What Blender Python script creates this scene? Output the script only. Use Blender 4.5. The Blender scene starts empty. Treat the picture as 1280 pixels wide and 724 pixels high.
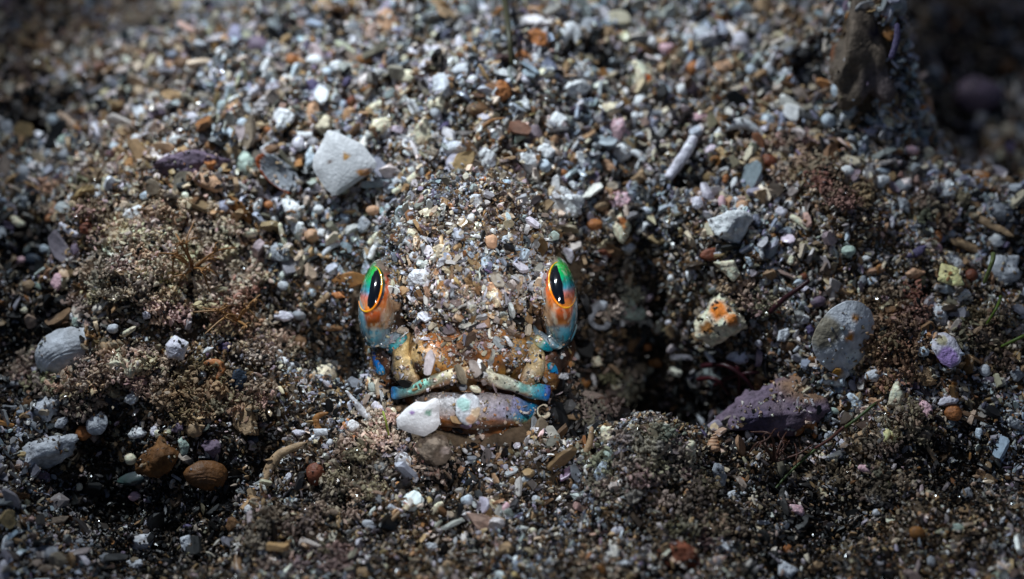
import bpy, math, random
import numpy as np
from mathutils import Vector, Matrix
from mathutils.bvhtree import BVHTree

# ---------------------------------------------------------------- camera, light, exposure
SC = bpy.context.scene
PITCH = math.radians(38.0)
RV = np.array([1.0, 0, 0])
UV = np.array([0, math.sin(PITCH), math.cos(PITCH)])
TV = np.array([0, -math.cos(PITCH), math.sin(PITCH)])
DIST = 21.3                      # one unit stands for one centimetre
cam_d = bpy.data.cameras.new('camera'); cam = bpy.data.objects.new('camera', cam_d)
SC.collection.objects.link(cam); SC.camera = cam
cam.location = tuple(TV * DIST); cam.rotation_euler = (math.pi/2 - PITCH, 0, 0)
cam_d.lens = 60; cam_d.sensor_width = 36; cam_d.clip_start = 0.5; cam_d.clip_end = 400
cam_d.dof.use_dof = True; cam_d.dof.focus_distance = DIST - 2.65; cam_d.dof.aperture_fstop = 0.094
SUN_EL, SUN_AZ = 66.0, -28.0      # degrees; azimuth measured from +Y towards +X
world = bpy.data.worlds.new('World'); SC.world = world; world.use_nodes = True
wn = world.node_tree
sky = wn.nodes.new('ShaderNodeTexSky'); sky.sky_type = 'NISHITA'; sky.sun_disc = False
sky.sun_elevation = math.radians(SUN_EL); sky.sun_rotation = math.radians(SUN_AZ)
bg = wn.nodes['Background']; bg.inputs['Strength'].default_value = 0.028
wn.links.new(sky.outputs[0], bg.inputs['Color'])
def aim(o, d):
    o.rotation_euler = Vector(tuple(d)).to_track_quat('-Z', 'Y').to_euler()
el, az = math.radians(SUN_EL), math.radians(SUN_AZ)
to_sun = np.array([math.sin(az)*math.cos(el), math.cos(az)*math.cos(el), math.sin(el)])
sl = bpy.data.lights.new('sun', 'SUN'); sl.energy = 0.15; sl.angle = math.radians(2); sl.color = (1, .96, .9)
so = bpy.data.objects.new('sun', sl); SC.collection.objects.link(so); aim(so, -to_sun)
# the diver's strobe that lit the photograph: one soft cone from above
STROBE_AT = np.array([-0.75, -0.55, 1.9]); STROBE = STROBE_AT + np.array([-5.6, 3.0, 13.0])
st = bpy.data.lights.new('strobe', 'SPOT'); st.energy = 12000; st.spot_size = math.radians(55); st.spot_blend = 1.0
st.shadow_soft_size = 0.8; st.color = (.80, .92, 1.0)
sto = bpy.data.objects.new('strobe', st); SC.collection.objects.link(sto); sto.location = tuple(STROBE); aim(sto, STROBE_AT - STROBE)
fl = bpy.data.lights.new('added_fill', 'SPOT'); fl.energy = 4300; fl.spot_size = math.radians(20); fl.spot_blend = 1.0; fl.shadow_soft_size = .5; fl.color = (.97, .98, 1)  # fill spot added in front to brighten the fish's face
flo = bpy.data.objects.new('added_fill', fl); SC.collection.objects.link(flo); FA = np.array([-.5, -2.35, 1.0]); FL = FA+np.array([1.6, -6.6, 10.2]); flo.location = tuple(FL); aim(flo, FA-FL)
SC.view_settings.view_transform = 'Standard'; SC.view_settings.look = 'None'
SC.view_settings.exposure = 0.0; SC.view_settings.gamma = 1.0; SC.view_settings.use_curve_mapping = False
SC.cycles.max_bounces = 5

# ---------------------------------------------------------------- helpers
rng = np.random.default_rng(7)
random.seed(7)
COL = SC.collection
def lin(c):
    c = np.asarray(c, float) / 255.0
    return np.where(c <= .04045, c/12.92, ((c + .055)/1.055)**2.4)
def hash3(ix, iy, iz, s):
    h = (ix.astype(np.int64)*374761393 + iy.astype(np.int64)*668265263 + iz.astype(np.int64)*2147483647 + s*1274126177) & 0xffffffff
    h = ((h ^ (h >> 13)) * 1274126177) & 0xffffffff
    h = ((h ^ (h >> 16)) * 2246822519) & 0xffffffff
    return ((h ^ (h >> 15)) & 0xffffff) / float(0xffffff)
def vnoise(p, s=0):
    """value noise in -1..1 for points (N,3)"""
    i = np.floor(p).astype(np.int64); f = p - i; f = f*f*(3-2*f)
    x, y, z = i[:, 0], i[:, 1], i[:, 2]; fx, fy, fz = f[:, 0], f[:, 1], f[:, 2]
    def H(a, b, c): return hash3(x+a, y+b, z+c, s)
    c00 = H(0,0,0)*(1-fx)+H(1,0,0)*fx; c10 = H(0,1,0)*(1-fx)+H(1,1,0)*fx
    c01 = H(0,0,1)*(1-fx)+H(1,0,1)*fx; c11 = H(0,1,1)*(1-fx)+H(1,1,1)*fx
    return ((c00*(1-fy)+c10*fy)*(1-fz) + (c01*(1-fy)+c11*fy)*fz)*2 - 1
def fbm(p, o=4, s=0):
    t = np.zeros(len(p)); a = 1.0; n = 0
    for k in range(o):
        t += a*vnoise(p*(2.03**k) + 17.3*k, s+k); n += a; a *= .52
    return t/n
def n2(x, y, f, o=3, s=0):
    return fbm(np.stack([x*f, y*f, np.zeros_like(x)+.37], 1), o, s)
def sstep(a, b, v):
    t = np.clip((v-a)/(b-a), 0, 1); return t*t*(3-2*t)
def L(px, py, c):
    """a point at depth c (towards the camera from the origin) seen at this pixel"""
    k = (DIST - c)/DIST/100.0
    return RV*((px-640)*k) + UV*((362-py)*k) + TV*c

# ---------------------------------------------------------------- the lie of the seabed
def base_h(x, y):
    s = 0.70
    ramp = np.where(y < -3.2, .10*(y+3.2), s*(y+3.2))
    t = (y+3.2)
    ramp = .5*(np.sqrt(t*t+.5)+t)*s                      # soft foot of the mound
    top = 3.05
    z = -.55*np.logaddexp(0, (ramp-top)/-.55) + top      # soft crest, then level
    z = np.where(np.isfinite(z), z, ramp)
    z = z + .05*(y+3.2)*(y < -3.2)
    z += .50*np.exp(-((x+.5)/1.25)**2 - ((y+.2)/1.5)**2)  # the fish's back under the sand
    # the mound falls away at both far corners
    zl = sstep(-2.2, -6.8, x + .55*(y-1.0)*-1.0 + .9*n2(x, y, .5, 2, 5)*.6)
    z -= .85*zl*sstep(-2.5, 1.5, y)
    zr = sstep(4.3, 6.3, x + .12*y + .25*n2(x, y, .6, 2, 9))
    z -= 2.0*zr*sstep(-.8, 1.4, y)
    return z
PITS = []     # (x, y, radius, depth)
def pit_field(x, y):
    d = np.zeros_like(x); m = np.zeros_like(x)
    for (a, b, r, dep) in PITS:
        g = np.exp(-(((x-a)**2+(y-b)**2)/(r*r)))
        d += dep*(1.3 if dep > 0 else 1)*g; m = np.maximum(m, g*min(1, dep*2.6))
    return d, m
def height(x, y):
    x = np.atleast_1d(np.asarray(x, float)); y = np.atleast_1d(np.asarray(y, float))
    z = base_h(x, y) - pit_field(x, y)[0]
    near = 1-.75*np.exp(-((x+.5)/1.5)**2-((y+2.3)/1.3)**2)
    z += near*(.23*n2(x, y, .85, 3, 1) + .13*n2(x, y, 2.3, 3, 2))
    return z
def hit_ground(px, py):
    o = TV*DIST; d = L(px, py, 0) - o; d /= np.linalg.norm(d)
    t = np.linspace(13, 34, 900); P = o + t[:, None]*d
    g = P[:, 2] - height(P[:, 0], P[:, 1])
    k = np.argmax(g < 0)
    if k == 0: k = len(t)-1
    f = g[k-1]/(g[k-1]-g[k]) if g[k-1] != g[k] else 0
    return o + (t[k-1] + f*(t[k]-t[k-1]))*d
for (px, py, r, dep) in [(30,290,.42,.45),(20,420,.55,.5),(815,425,.55,.95),(865,478,.55,1.0),(805,360,.34,.7),(745,445,.28,.45),(1000,640,1.0,.2),(200,640,.8,.3),(800,480,.35,.5),(1082,100,.5,-.75),(1095,30,.5,-.7),(1135,60,.35,-.4),(180,380,.7,-.25),(900,330,.5,-.3),(250,250,.6,-.25),(1040,300,.6,-.25),(640,590,.7,-.15),(780,560,.45,-.25),(735,440,.3,.4),(730,500,.4,.35),(438,425,.32,.42),
        (130,590,.6,.55),(100,545,.3,.15),(330,560,.3,.22),(350,405,.45,.22),(400,430,.35,.25),(860,215,.22,.30),(1225,40,.8,.9),(1175,130,.7,.8),(1270,310,.3,.3),
        (1265,200,.3,.3),(470,200,.2,.12),(360,35,.3,.2),(560,35,.25,.15),(770,75,.3,.15),(1015,65,.22,.5),(940,480,.35,.3),(60,130,.4,.4),(420,615,.4,.2),(300,200,.18,.2),
        (700,620,.3,.12),(1190,575,.5,.25),(560,590,.22,.2),(1200,300,.25,.15),(280,600,.35,.2),(905,600,.3,.18),(990,560,.35,.2),(380,215,.16,.2),(1155,355,.2,.2),(495,480,.15,.15),(1050,650,.5,.15),(150,410,.2,.2)]:
    P = hit_ground(px, py); PITS.append((P[0], P[1], r, dep))
def normal_at(x, y, e=.06):
    h = height(np.array([x-e, x+e, x, x]), np.array([y, y, y-e, y+e]))
    n = np.array([-(h[1]-h[0])/(2*e), -(h[3]-h[2])/(2*e), 1.0]); return n/np.linalg.norm(n)

# ---------------------------------------------------------------- materials
def mat(name, rough=.45, noise_scale=14., noise_amt=.35, bump=.25, bump_scale=40., spec=.5, coat=0., sss=0., metal=0., use_alpha_rough=False, vor=False):
    m = bpy.data.materials.new(name); m.use_nodes = True; nt = m.node_tree; b = nt.nodes['Principled BSDF']
    at = nt.nodes.new('ShaderNodeAttribute'); at.attribute_name = 'Col'
    tc = nt.nodes.new('ShaderNodeTexCoord')
    nz = nt.nodes.new('ShaderNodeTexNoise'); nz.inputs['Scale'].default_value = noise_scale; nz.inputs['Detail'].default_value = 5; nz.inputs['Roughness'].default_value = .65
    nt.links.new(tc.outputs['Object'], nz.inputs['Vector'])
    mr = nt.nodes.new('ShaderNodeMapRange'); mr.inputs['From Min'].default_value = .3; mr.inputs['From Max'].default_value = .7
    mr.inputs['To Min'].default_value = 1-noise_amt; mr.inputs['To Max'].default_value = 1+noise_amt*.6
    nt.links.new(nz.outputs['Fac'], mr.inputs['Value'])
    mx = nt.nodes.new('ShaderNodeVectorMath'); mx.operation = 'SCALE'
    nt.links.new(at.outputs['Color'], mx.inputs[0]); nt.links.new(mr.outputs[0], mx.inputs['Scale'])
    nt.links.new(mx.outputs[0], b.inputs['Base Color'])
    b.inputs['Roughness'].default_value = rough; b.inputs['Specular IOR Level'].default_value = spec
    b.inputs['Coat Weight'].default_value = coat; b.inputs['Coat Roughness'].default_value = .06
    b.inputs['Metallic'].default_value = metal
    if sss:
        b.inputs['Subsurface Weight'].default_value = sss; b.inputs['Subsurface Radius'].default_value = (.09, .07, .05); b.inputs['Subsurface Scale'].default_value = 1.
    if use_alpha_rough: nt.links.new(at.outputs['Alpha'], b.inputs['Roughness'])
    if bump:
        if vor:
            n2_ = nt.nodes.new('ShaderNodeTexVoronoi'); n2_.inputs['Scale'].default_value = bump_scale; src = n2_.outputs['Distance']
        else:
            n2_ = nt.nodes.new('ShaderNodeTexNoise'); n2_.inputs['Scale'].default_value = bump_scale; n2_.inputs['Detail'].default_value = 4; src = n2_.outputs['Fac']
        nt.links.new(tc.outputs['Object'], n2_.inputs['Vector'])
        bp = nt.nodes.new('ShaderNodeBump'); bp.inputs['Strength'].default_value = bump; bp.inputs['Distance'].default_value = .03
        nt.links.new(src, bp.inputs['Height']); nt.links.new(bp.outputs[0], b.inputs['Normal'])
    return m
M_bed = mat('seabed_sand', .8, 9, .5, .8, 16, .3, vor=True)
M_grain = mat('sand_grain', .35, 22, .3, 0, 40, .5, use_alpha_rough=True)
M_clear = mat('quartz_grain', .25, 22, .3, 0, 40, .5); _b = M_clear.node_tree.nodes['Principled BSDF']; _b.inputs['Transmission Weight'].default_value = .4; _b.inputs['IOR'].default_value = 1.3
M_shell = mat('weathered_shell', .55, 11, .32, .45, 30, .4)
M_clean = mat('clean_shell', .5, 10, .22, .4, 24, .35)
M_crust = mat('encrusted_rubble', .7, 13, .5, .8, 22, .3)
M_nacre = mat('nacre', .22, 6, .25, .15, 20, .7, coat=.6)
M_skin = mat('fish_skin', .38, 16, .45, .45, 30, .5, coat=.15)
M_lip = mat('fish_lip', .38, 22, .5, .5, 30, .5, coat=.12)
M_eye = mat('fish_eye', .09, 20, .12, 0, 30, .6, coat=1.)
M_pupil = mat('fish_pupil', .12, 10, .1, 0, 30, .5, coat=1.)
M_weed = mat('seaweed', .45, 20, .4, .2, 40, .4)

# ---------------------------------------------------------------- mesh building
def mesh_np(name, V, F, C, material, smooth=False, alpha=None):
    V = np.asarray(V, np.float32); F = np.asarray(F, np.int32)
    me = bpy.data.meshes.new(name)
    k = F.shape[1]
    me.vertices.add(len(V)); me.vertices.foreach_set('co', V.ravel())
    me.loops.add(F.size); me.loops.foreach_set('vertex_index', F.ravel())
    me.polygons.add(len(F)); me.polygons.foreach_set('loop_start', np.arange(0, F.size, k, dtype=np.int32))
    me.polygons.foreach_set('use_smooth', np.full(len(F), smooth))
    me.update(calc_edges=True)
    at = me.color_attributes.new('Col', 'FLOAT_COLOR', 'POINT')
    c4 = np.ones((len(V), 4), np.float32); c4[:, :3] = C
    if alpha is not None: c4[:, 3] = alpha
    at.data.foreach_set('color', c4.ravel())
    me.materials.append(material)
    return me
def obj(name, me, parent=None, loc=None, M=None):
    o = bpy.data.objects.new(name, me); COL.objects.link(o)
    if parent is not None: o.parent = parent
    if M is not None: o.matrix_world = M
    elif loc is not None: o.location = tuple(loc)
    return o
def tag(o, label=None, cat=None, group=None, kind=None):
    if label: o['label'] = label
    if cat: o['category'] = cat
    if group: o['group'] = group
    if kind: o['kind'] = kind
def ico(n):
    import bmesh
    bm = bmesh.new(); bmesh.ops.create_icosphere(bm, subdivisions=n, radius=1)
    V = np.array([v.co[:] for v in bm.verts]); F = np.array([[v.index for v in f.verts] for f in bm.faces]); bm.free()
    return V, F
ICO = {n: ico(n) for n in (1, 2, 3, 4)}
OCT = (np.array([[1,0,0],[-1,0,0],[0,1,0],[0,-1,0],[0,0,1],[0,0,-1.]]), np.array([[0,2,4],[2,1,4],[1,3,4],[3,0,4],[2,0,5],[1,2,5],[3,1,5],[0,3,5]]))
def facet(V, seed, n=9, lo=.62, hi=.95):
    """chip a unit sphere with random planes: an angular grain"""
    r = np.random.default_rng(seed); V = V.copy()
    for k in range(n):
        d = r.normal(size=3); d /= np.linalg.norm(d); h = r.uniform(lo, hi)
        t = V @ d; ov = t > h; V[ov] -= np.outer(t[ov]-h, d)
    return V

# ---------------------------------------------------------------- the seabed itself
BR = []
for (px, py, r_, a) in [(220,330,1.2,1.),(180,400,1.0,1.),(240,500,.9,.9),(150,200,1.2,.6),(320,480,.7,.5),(820,620,1.6,.5),(1130,440,1.2,.7),(1000,200,1.0,.4),(1100,640,1.6,.7),(60,60,2,.7),(480,560,.8,.5),(780,520,.8,.6),(400,700,2,.5),(1220,430,.9,.6),(1050,240,.7,.8),(100,350,.9,.7)]:
    P = hit_ground(px, py); BR.append((P[0], P[1], r_, a))

def brown(x, y):
    b = np.zeros_like(x)
    for (a, c, q, m) in BR: b = np.maximum(b, m*np.exp(-((x-a)**2+(y-c)**2)/q**2))
    return np.clip(b+.27+.6*n2(x, y, 1.1, 3, 61), 0, 1)
def PILE(x, y):
    return .32*n2(x, y, 5.5, 3, 64)+sstep(-.05, .4, n2(x, y, 1.15, 3, 83)+.15*sstep(-1.5, -4, y)-.30-.25*sstep(-2.2, .4, y)+.55*brown(x, y))
gx = np.arange(-17, 17.01, .085); gy = np.arange(-13, 19.01, .085)
X, Y = np.meshgrid(gx, gy); x, y = X.ravel(), Y.ravel()
Z = height(x, y) - .045 + .11*np.clip(PILE(x, y), 0, 1)
nx, ny = len(gx), len(gy); idx = np.arange(nx*ny).reshape(ny, nx)
F = np.stack([idx[:-1, :-1].ravel(), idx[:-1, 1:].ravel(), idx[1:, 1:].ravel(), idx[1:, :-1].ravel()], 1)
cn = n2(x, y, 6, 3, 31); pk = (1-.85*np.clip(pit_field(x, y)[1], 0, 1))[:, None]  # pk: shade of the pits painted into the bed colour
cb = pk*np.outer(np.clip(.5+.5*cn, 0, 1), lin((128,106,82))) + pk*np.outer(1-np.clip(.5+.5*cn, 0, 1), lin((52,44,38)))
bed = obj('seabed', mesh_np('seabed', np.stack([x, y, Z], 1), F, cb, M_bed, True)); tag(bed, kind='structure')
bed['label'] = 'dark sandy seabed under the shell gravel'
BED = None

# ---------------------------------------------------------------- the fish
def ell(px, py, c, rx, ry, rc, tilt=0, n=3):
    V, F = ICO[n]; a = math.radians(tilt); k = (DIST-c)/DIST/100
    u = V[:, 0]*rx*k; v = V[:, 1]*ry*k; w = V[:, 2]*rc
    u, v = u*math.cos(a)-v*math.sin(a), u*math.sin(a)+v*math.cos(a)
    return L(px, py, c) + np.outer(u, RV) + np.outer(v, UV) + np.outer(w, TV), F
def catmull(P, n):
    P = np.asarray(P, float); P = np.vstack([2*P[0]-P[1], P, 2*P[-1]-P[-2]]); out = []
    m = len(P)-3
    for t in np.linspace(0, m-1e-6, n):
        i = int(t); f = t-i; p0, p1, p2, p3 = P[i:i+4]
        out.append(.5*((2*p1)+(-p0+p2)*f+(2*p0-5*p1+4*p2-p3)*f*f+(-p0+3*p1-3*p2+p3)*f**3))
    return np.array(out)
def sweep(pts, n=48, m=18, sq=.75, blunt=.12):
    """pts rows: px, py, c, in-plane radius (px), depth radius (units) -> V, F, (s, phi)"""
    Q = catmull(pts, n); k = (DIST-Q[:, 2])/DIST/100
    A = (Q[:, 0]-640)*k; B = (362-Q[:, 1])*k; c = Q[:, 2]
    T = np.stack([np.gradient(A), np.gradient(B)], 1); T /= np.linalg.norm(T, axis=1)[:, None]
    N = np.stack([-T[:, 1], T[:, 0]], 1)
    s = np.linspace(0, 1, n); cap = np.minimum(1, np.sqrt(np.clip(np.minimum(s, 1-s)/blunt, 0, 1)*(2-np.clip(np.minimum(s, 1-s)/blunt, 0, 1)))+.02)
    ph = np.linspace(0, 2*math.pi, m, endpoint=False)
    cs = np.sign(np.cos(ph))*np.abs(np.cos(ph))**sq; sn = np.sign(np.sin(ph))*np.abs(np.sin(ph))**sq
    V = []; S = []
    for i in range(n):
        rn = Q[i, 3]*k[i]*cap[i]; rc = Q[i, 4]*cap[i]
        for j in range(m):
            a = A[i]+N[i, 0]*cs[j]*rn; b = B[i]+N[i, 1]*cs[j]*rn
            V.append(RV*a+UV*b+TV*(c[i]+sn[j]*rc)); S.append((s[i], cs[j], sn[j]))
    F = []
    for i in range(n-1):
        for j in range(m):
            j2 = (j+1) % m; a, b, c_, d = i*m+j, i*m+j2, (i+1)*m+j2, (i+1)*m+j
            F.append((a, b, c_)); F.append((a, c_, d))
    for base, rev in ((0, True), ((n-1)*m, False)):
        V.append(np.mean(V[base:base+m], 0)); S.append((0. if rev else 1., 0, 0)); ci = len(V)-1
        for j in range(m):
            a, b = base+j, base+(j+1) % m
            F.append((a, ci, b) if rev else (a, b, ci))
    return np.array(V), np.array(F), np.array(S)
def px_of(V):
    c = V @ TV; k = DIST/(DIST-c)*100
    return 640+(V @ RV)*k, 362-(V @ UV)*k, c
def ramp(t, stops):
    ts = [s[0] for s in stops]; cs = np.array([lin(s[1]) for s in stops])
    return np.stack([np.interp(t, ts, cs[:, i]) for i in range(3)], 1)

parts = [ell(587,322,1.80,108,105,1.0), ell(587,370,2.05,80,80,.92), ell(587,400,1.62,108,90,.66), ell(587,436,2.40,72,48,.50), ell(541,448,2.52,30,27,.36,-8), ell(636,446,2.52,30,27,.36,8), ell(588,450,2.42,26,34,.44), ell(540,450,2.35,38,40,.40), ell(634,450,2.35,38,40,.40),
         ell(590,500,2.10,96,45,.55), ell(592,530,2.32,74,30,.42), ell(492,445,1.95,34,52,.50), ell(684,445,1.95,34,52,.50),
         ell(490,372,2.02,22,56,.50,6), ell(681,372,2.02,22,56,.50,-6), ell(587,250,.35,140,140,.85), ell(590,150,-.9,125,150,.9)]
V = []; F = []; off = 0
for v, f in parts: V.append(v); F.append(f+off); off += len(v)
tmp = bpy.data.objects.new('tmp', mesh_np('tmp', np.vstack(V), np.vstack(F), np.ones((off, 3)), M_skin)); COL.objects.link(tmp)
rm = tmp.modifiers.new('r', 'REMESH'); rm.mode = 'VOXEL'; rm.voxel_size = .035
sm = tmp.modifiers.new('s', 'SMOOTH'); sm.iterations = 8; sm.factor = .6
bpy.context.view_layer.update()
dg = bpy.context.evaluated_depsgraph_get(); ev = tmp.evaluated_get(dg); em = ev.to_mesh()
hv = np.empty(len(em.vertices)*3); em.vertices.foreach_get('co', hv); hv = hv.reshape(-1, 3)
em.calc_loop_triangles(); hf = np.empty(len(em.loop_triangles)*3, np.int32); em.loop_triangles.foreach_get('vertices', hf); hf = hf.reshape(-1, 3)
hn = np.empty(len(em.vertices)*3); em.vertices.foreach_get('normal', hn); hn = hn.reshape(-1, 3)
ev.to_mesh_clear(); bpy.data.objects.remove(tmp)
hv = hv + hn*(.045*fbm(hv*3.2, 3, 41)+.030*fbm(hv*9, 3, 42)+.012*fbm(hv*26, 2, 43))[:, None]
qx, qy, qc = px_of(hv)
nA = fbm(hv*3.4, 4, 51)*1.5; nB = fbm(hv*6.5, 3, 52)
gold = ramp(np.clip(nA*.9+.5, 0, 1), [(0,(66,38,22)),(.35,(122,70,32)),(.55,(184,116,52)),(.75,(204,150,84)),(1,(190,160,120))])
chin = ramp(np.clip(nA*.8+.5, 0, 1), [(0,(70,46,30)),(.5,(128,98,78)),(1,(160,140,126))])
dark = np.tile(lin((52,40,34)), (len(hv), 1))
k1 = sstep(500, 520, qy)[:, None]; hc = gold*(1-k1)+chin*k1
br = (sstep(512, 524, qy)*(1-sstep(536, 548, qy)))[:, None]; hc = hc*(1-br) + br*(lin((150,86,34))[None]*(1+.3*nB[:, None]))
kfh = .8*sstep(425, 400, qy)[:, None]; hc = hc*(1-kfh)+kfh*lin((112,98,86))*(1+.3*nA[:, None])
hc = hc*(1-.75*sstep(.08, .4, nB)[:, None]*(qy < 500)[:, None])
def blob(a, b, ra, rb): return np.exp(-((qx-a)/ra)**2-((qy-b)/rb)**2)[:, None]
for a, b, ra, rb, cc_, w_ in ((552,428,18,14,(196,104,40),.75),(620,436,16,12,(176,104,48),.6),(588,448,22,18,(62,40,28),.7),(525,458,12,14,(58,36,24),.8),(637,457,13,13,(58,36,24),.75),(520,445,10,16,(214,176,116),.5),(648,440,10,18,(210,170,108),.5),(545,470,14,7,(214,160,70),.6),(628,468,14,8,(210,160,80),.5)):
    kb = np.clip(blob(a, b, ra, rb)*(1+.9*nB[:, None]), 0, 1)*w_; hc = hc*(1-kb)+kb*lin(cc_)
kd = np.clip(1.3*(blob(500,396,13,22)+blob(672,396,13,22)), 0, 1); hc = hc*(1-.85*kd)+.85*kd*lin((30,24,22))  # shadow in the recess inside each eye, painted into the skin colour
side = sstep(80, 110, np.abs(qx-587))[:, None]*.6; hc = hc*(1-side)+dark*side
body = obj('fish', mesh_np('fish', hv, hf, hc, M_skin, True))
tag(body, 'mottled brown fish buried in the gravel with iridescent green and orange eyes', 'fish')
HEAD = BVHTree.FromPolygons([tuple(v) for v in hv], [tuple(f) for f in hf])
def head_c(px, py, default=2.4):
    o = TV*DIST; d = L(px, py, 0)-o; d /= np.linalg.norm(d)
    h = HEAD.ray_cast(Vector(o), Vector(d))
    return float(np.array(h[0]) @ TV) if h[0] is not None else default

SKINS = []
def part(name, V, F, C, m, parent=None, smooth=True):
    if m is M_lip: V = rough_up(V, .05 if name in ('cheek_plate', 'eyelid') else .032)
    SKINS.append((V, F))
    return obj(name, mesh_np(name, V, F, C, m, smooth), parent or body)
def lipcol(V, S, stops, s=60, amt=.25):
    c = ramp(np.clip(S[:, 0]+.05*fbm(V*7, 2, s), 0, 1), stops)
    c = c*(1+1.5*amt*fbm(V*9, 3, s+1))[:, None]
    k = (sstep(.18, .42, fbm(V*13, 3, s+5))*.45)[:, None]; c = c*(1-k)+k*lin((104,78,54))
    k = (sstep(.25, .5, fbm(V*7, 3, s+9))*.5)[:, None]; return c*(1-k)+k*lin((206,196,180))
def rough_up(V, a=.022, s=3):
    return V+(a*fbm(V*5, 3, s)+a*.45*fbm(V*16, 2, s+4))[:, None]*TV+np.outer(.7*a*fbm(V*6, 2, s+7), RV+UV)
# upper lip: two arms meeting under the snout
def follow(pts, lift):
    return [(a, b, head_c(a, b, 2.4)+lift, r, rc) for a, b, r, rc in pts]
LIP_C = 2.66
uV, uF, uS = sweep([(488,491,2.47,7,.09),(497,491,2.56,8.5,.10),(515,488,2.66,7.5,.11),(534,480,2.74,8,.12),(556,472,2.84,9,.13),(575,467,2.90,8.5,.12),(590,467,2.91,8,.12),
                    (604,468,2.90,8.5,.12),(622,475,2.86,9.5,.13),(642,483,2.74,8,.12),(660,488,2.66,8.5,.11),(676,490,2.56,10,.10),(688,491,2.47,10,.08)], 90, 20, .8, .02)
uc = lipcol(uV, uS, [(0,(15,130,225)),(.05,(40,160,225)),(.10,(120,160,165)),(.16,(110,190,180)),(.24,(150,210,190)),(.32,(206,200,168)),(.42,(210,180,136)),(.5,(150,110,84)),
                     (.56,(206,190,156)),(.66,(206,202,176)),(.76,(168,200,186)),(.82,(110,190,185)),(.87,(10,190,205)),(.93,(25,165,225)),(.97,(20,125,225)),(1,(20,90,200))])
under = (np.clip(-uS[:, 1]*np.where(uS[:,0] < 2, 1, 1), 0, 1))
ub = px_of(uV)
cen_y = np.interp(uS[:, 0], np.linspace(0, 1, 13), [491,491,487,478,470,465,464,466,476,484,487,490,491])
low = sstep(3, 8, ub[1]-cen_y)[:, None]*sstep(.12, .2, uS[:, 0])[:, None]*(1-sstep(.82, .88, uS[:, 0]))[:, None]
mkk = (sstep(-.1, .35, fbm(uV*6, 3, 88))*(1-.75*sstep(.22, .1, np.minimum(uS[:, 0], 1-uS[:, 0]))))[:, None]*.75; uc = uc*(1-mkk)+mkk*lin((214,206,186))
uc = uc*(1-low*.75) + low*.75*lin((165,100,52))
part('upper_lip', uV, uF, np.clip(uc, 0, 1), M_lip)
# lower lip
lV, lF, lS = sweep([(516,508,2.40,15,.14),(535,509,2.58,19,.22),(560,512,2.70,22,.25),(590,513,2.76,23,.27),(620,513,2.72,21,.25),(643,515,2.60,19,.20),(660,518,2.44,17,.12),(667,521,2.36,14,.09)], 70, 22, .75, .04)
lq = px_of(lV); lc = ramp(np.clip((lq[0]-500)/170, 0, 1), [(0,(130,112,98)),(.3,(165,160,160)),(.5,(190,186,188)),(.7,(196,188,204)),(.84,(180,178,214)),(.92,(110,150,205)),(.98,(20,150,200)),(1,(40,90,120))])
tt = .85*sstep(.74, .9, (lq[0]-500)/170)*sstep(508, 522, lq[1]); lc = lc*(1-tt[:, None])+tt[:, None]*ramp(np.clip(.5+.5*fbm(lV*8, 2, 77)+.25*(lq[1]-518)/8, 0, 1), [(0,(150,120,190)),(.35,(60,110,210)),(.6,(0,170,200)),(.8,(60,200,170)),(1,(210,210,90))])
lowb = sstep(0, 1, (lq[1]-(514+9*np.clip((lq[0]-600)/60, 0, 1)+3*fbm(lV*3, 2, 78)))/10)[:, None]; lc = lc*(1-lowb)+lowb*(lin((150,88,36))*(1+.35*fbm(lV*6, 2, 79)[:, None]))
lk = (sstep(-.15, .3, fbm(lV*5, 3, 89))*.6*(lq[0] < 640))[:, None]; lc = lc*(1-lk)+lk*lin((176,164,156))*np.where(lq[1] < 517, 1, .6)[:, None]
part('lower_lip', lV, lF, np.clip(lc*(1+.18*fbm(lV*9, 3, 80))[:, None], 0, 1), M_lip)
# bony cheek plates either side of the snout
for sgn, pts in ((-1, [(512,413,2.48,5,.10),(506,426,2.55,8,.13),(502,442,2.57,12,.14),(504,458,2.60,15,.14),(511,472,2.63,14,.12),(522,482,2.7,8,.08)]),
                 (1, [(661,411,2.48,5,.10),(666,426,2.55,8,.13),(669,442,2.57,11,.14),(667,458,2.60,14,.14),(661,471,2.63,13,.12),(650,480,2.7,8,.08)])):
    v, f, s = sweep(pts, 40, 16, .8, .12)
    cc = lipcol(v, s, [(0,(150,120,84)),(.2,(190,160,104)),(.5,(205,176,124)),(.75,(186,160,118)),(1,(130,84,48))], 90+sgn, .5)
    part('cheek_plate', v, f, np.clip(cc, 0, 1), M_lip)
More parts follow.
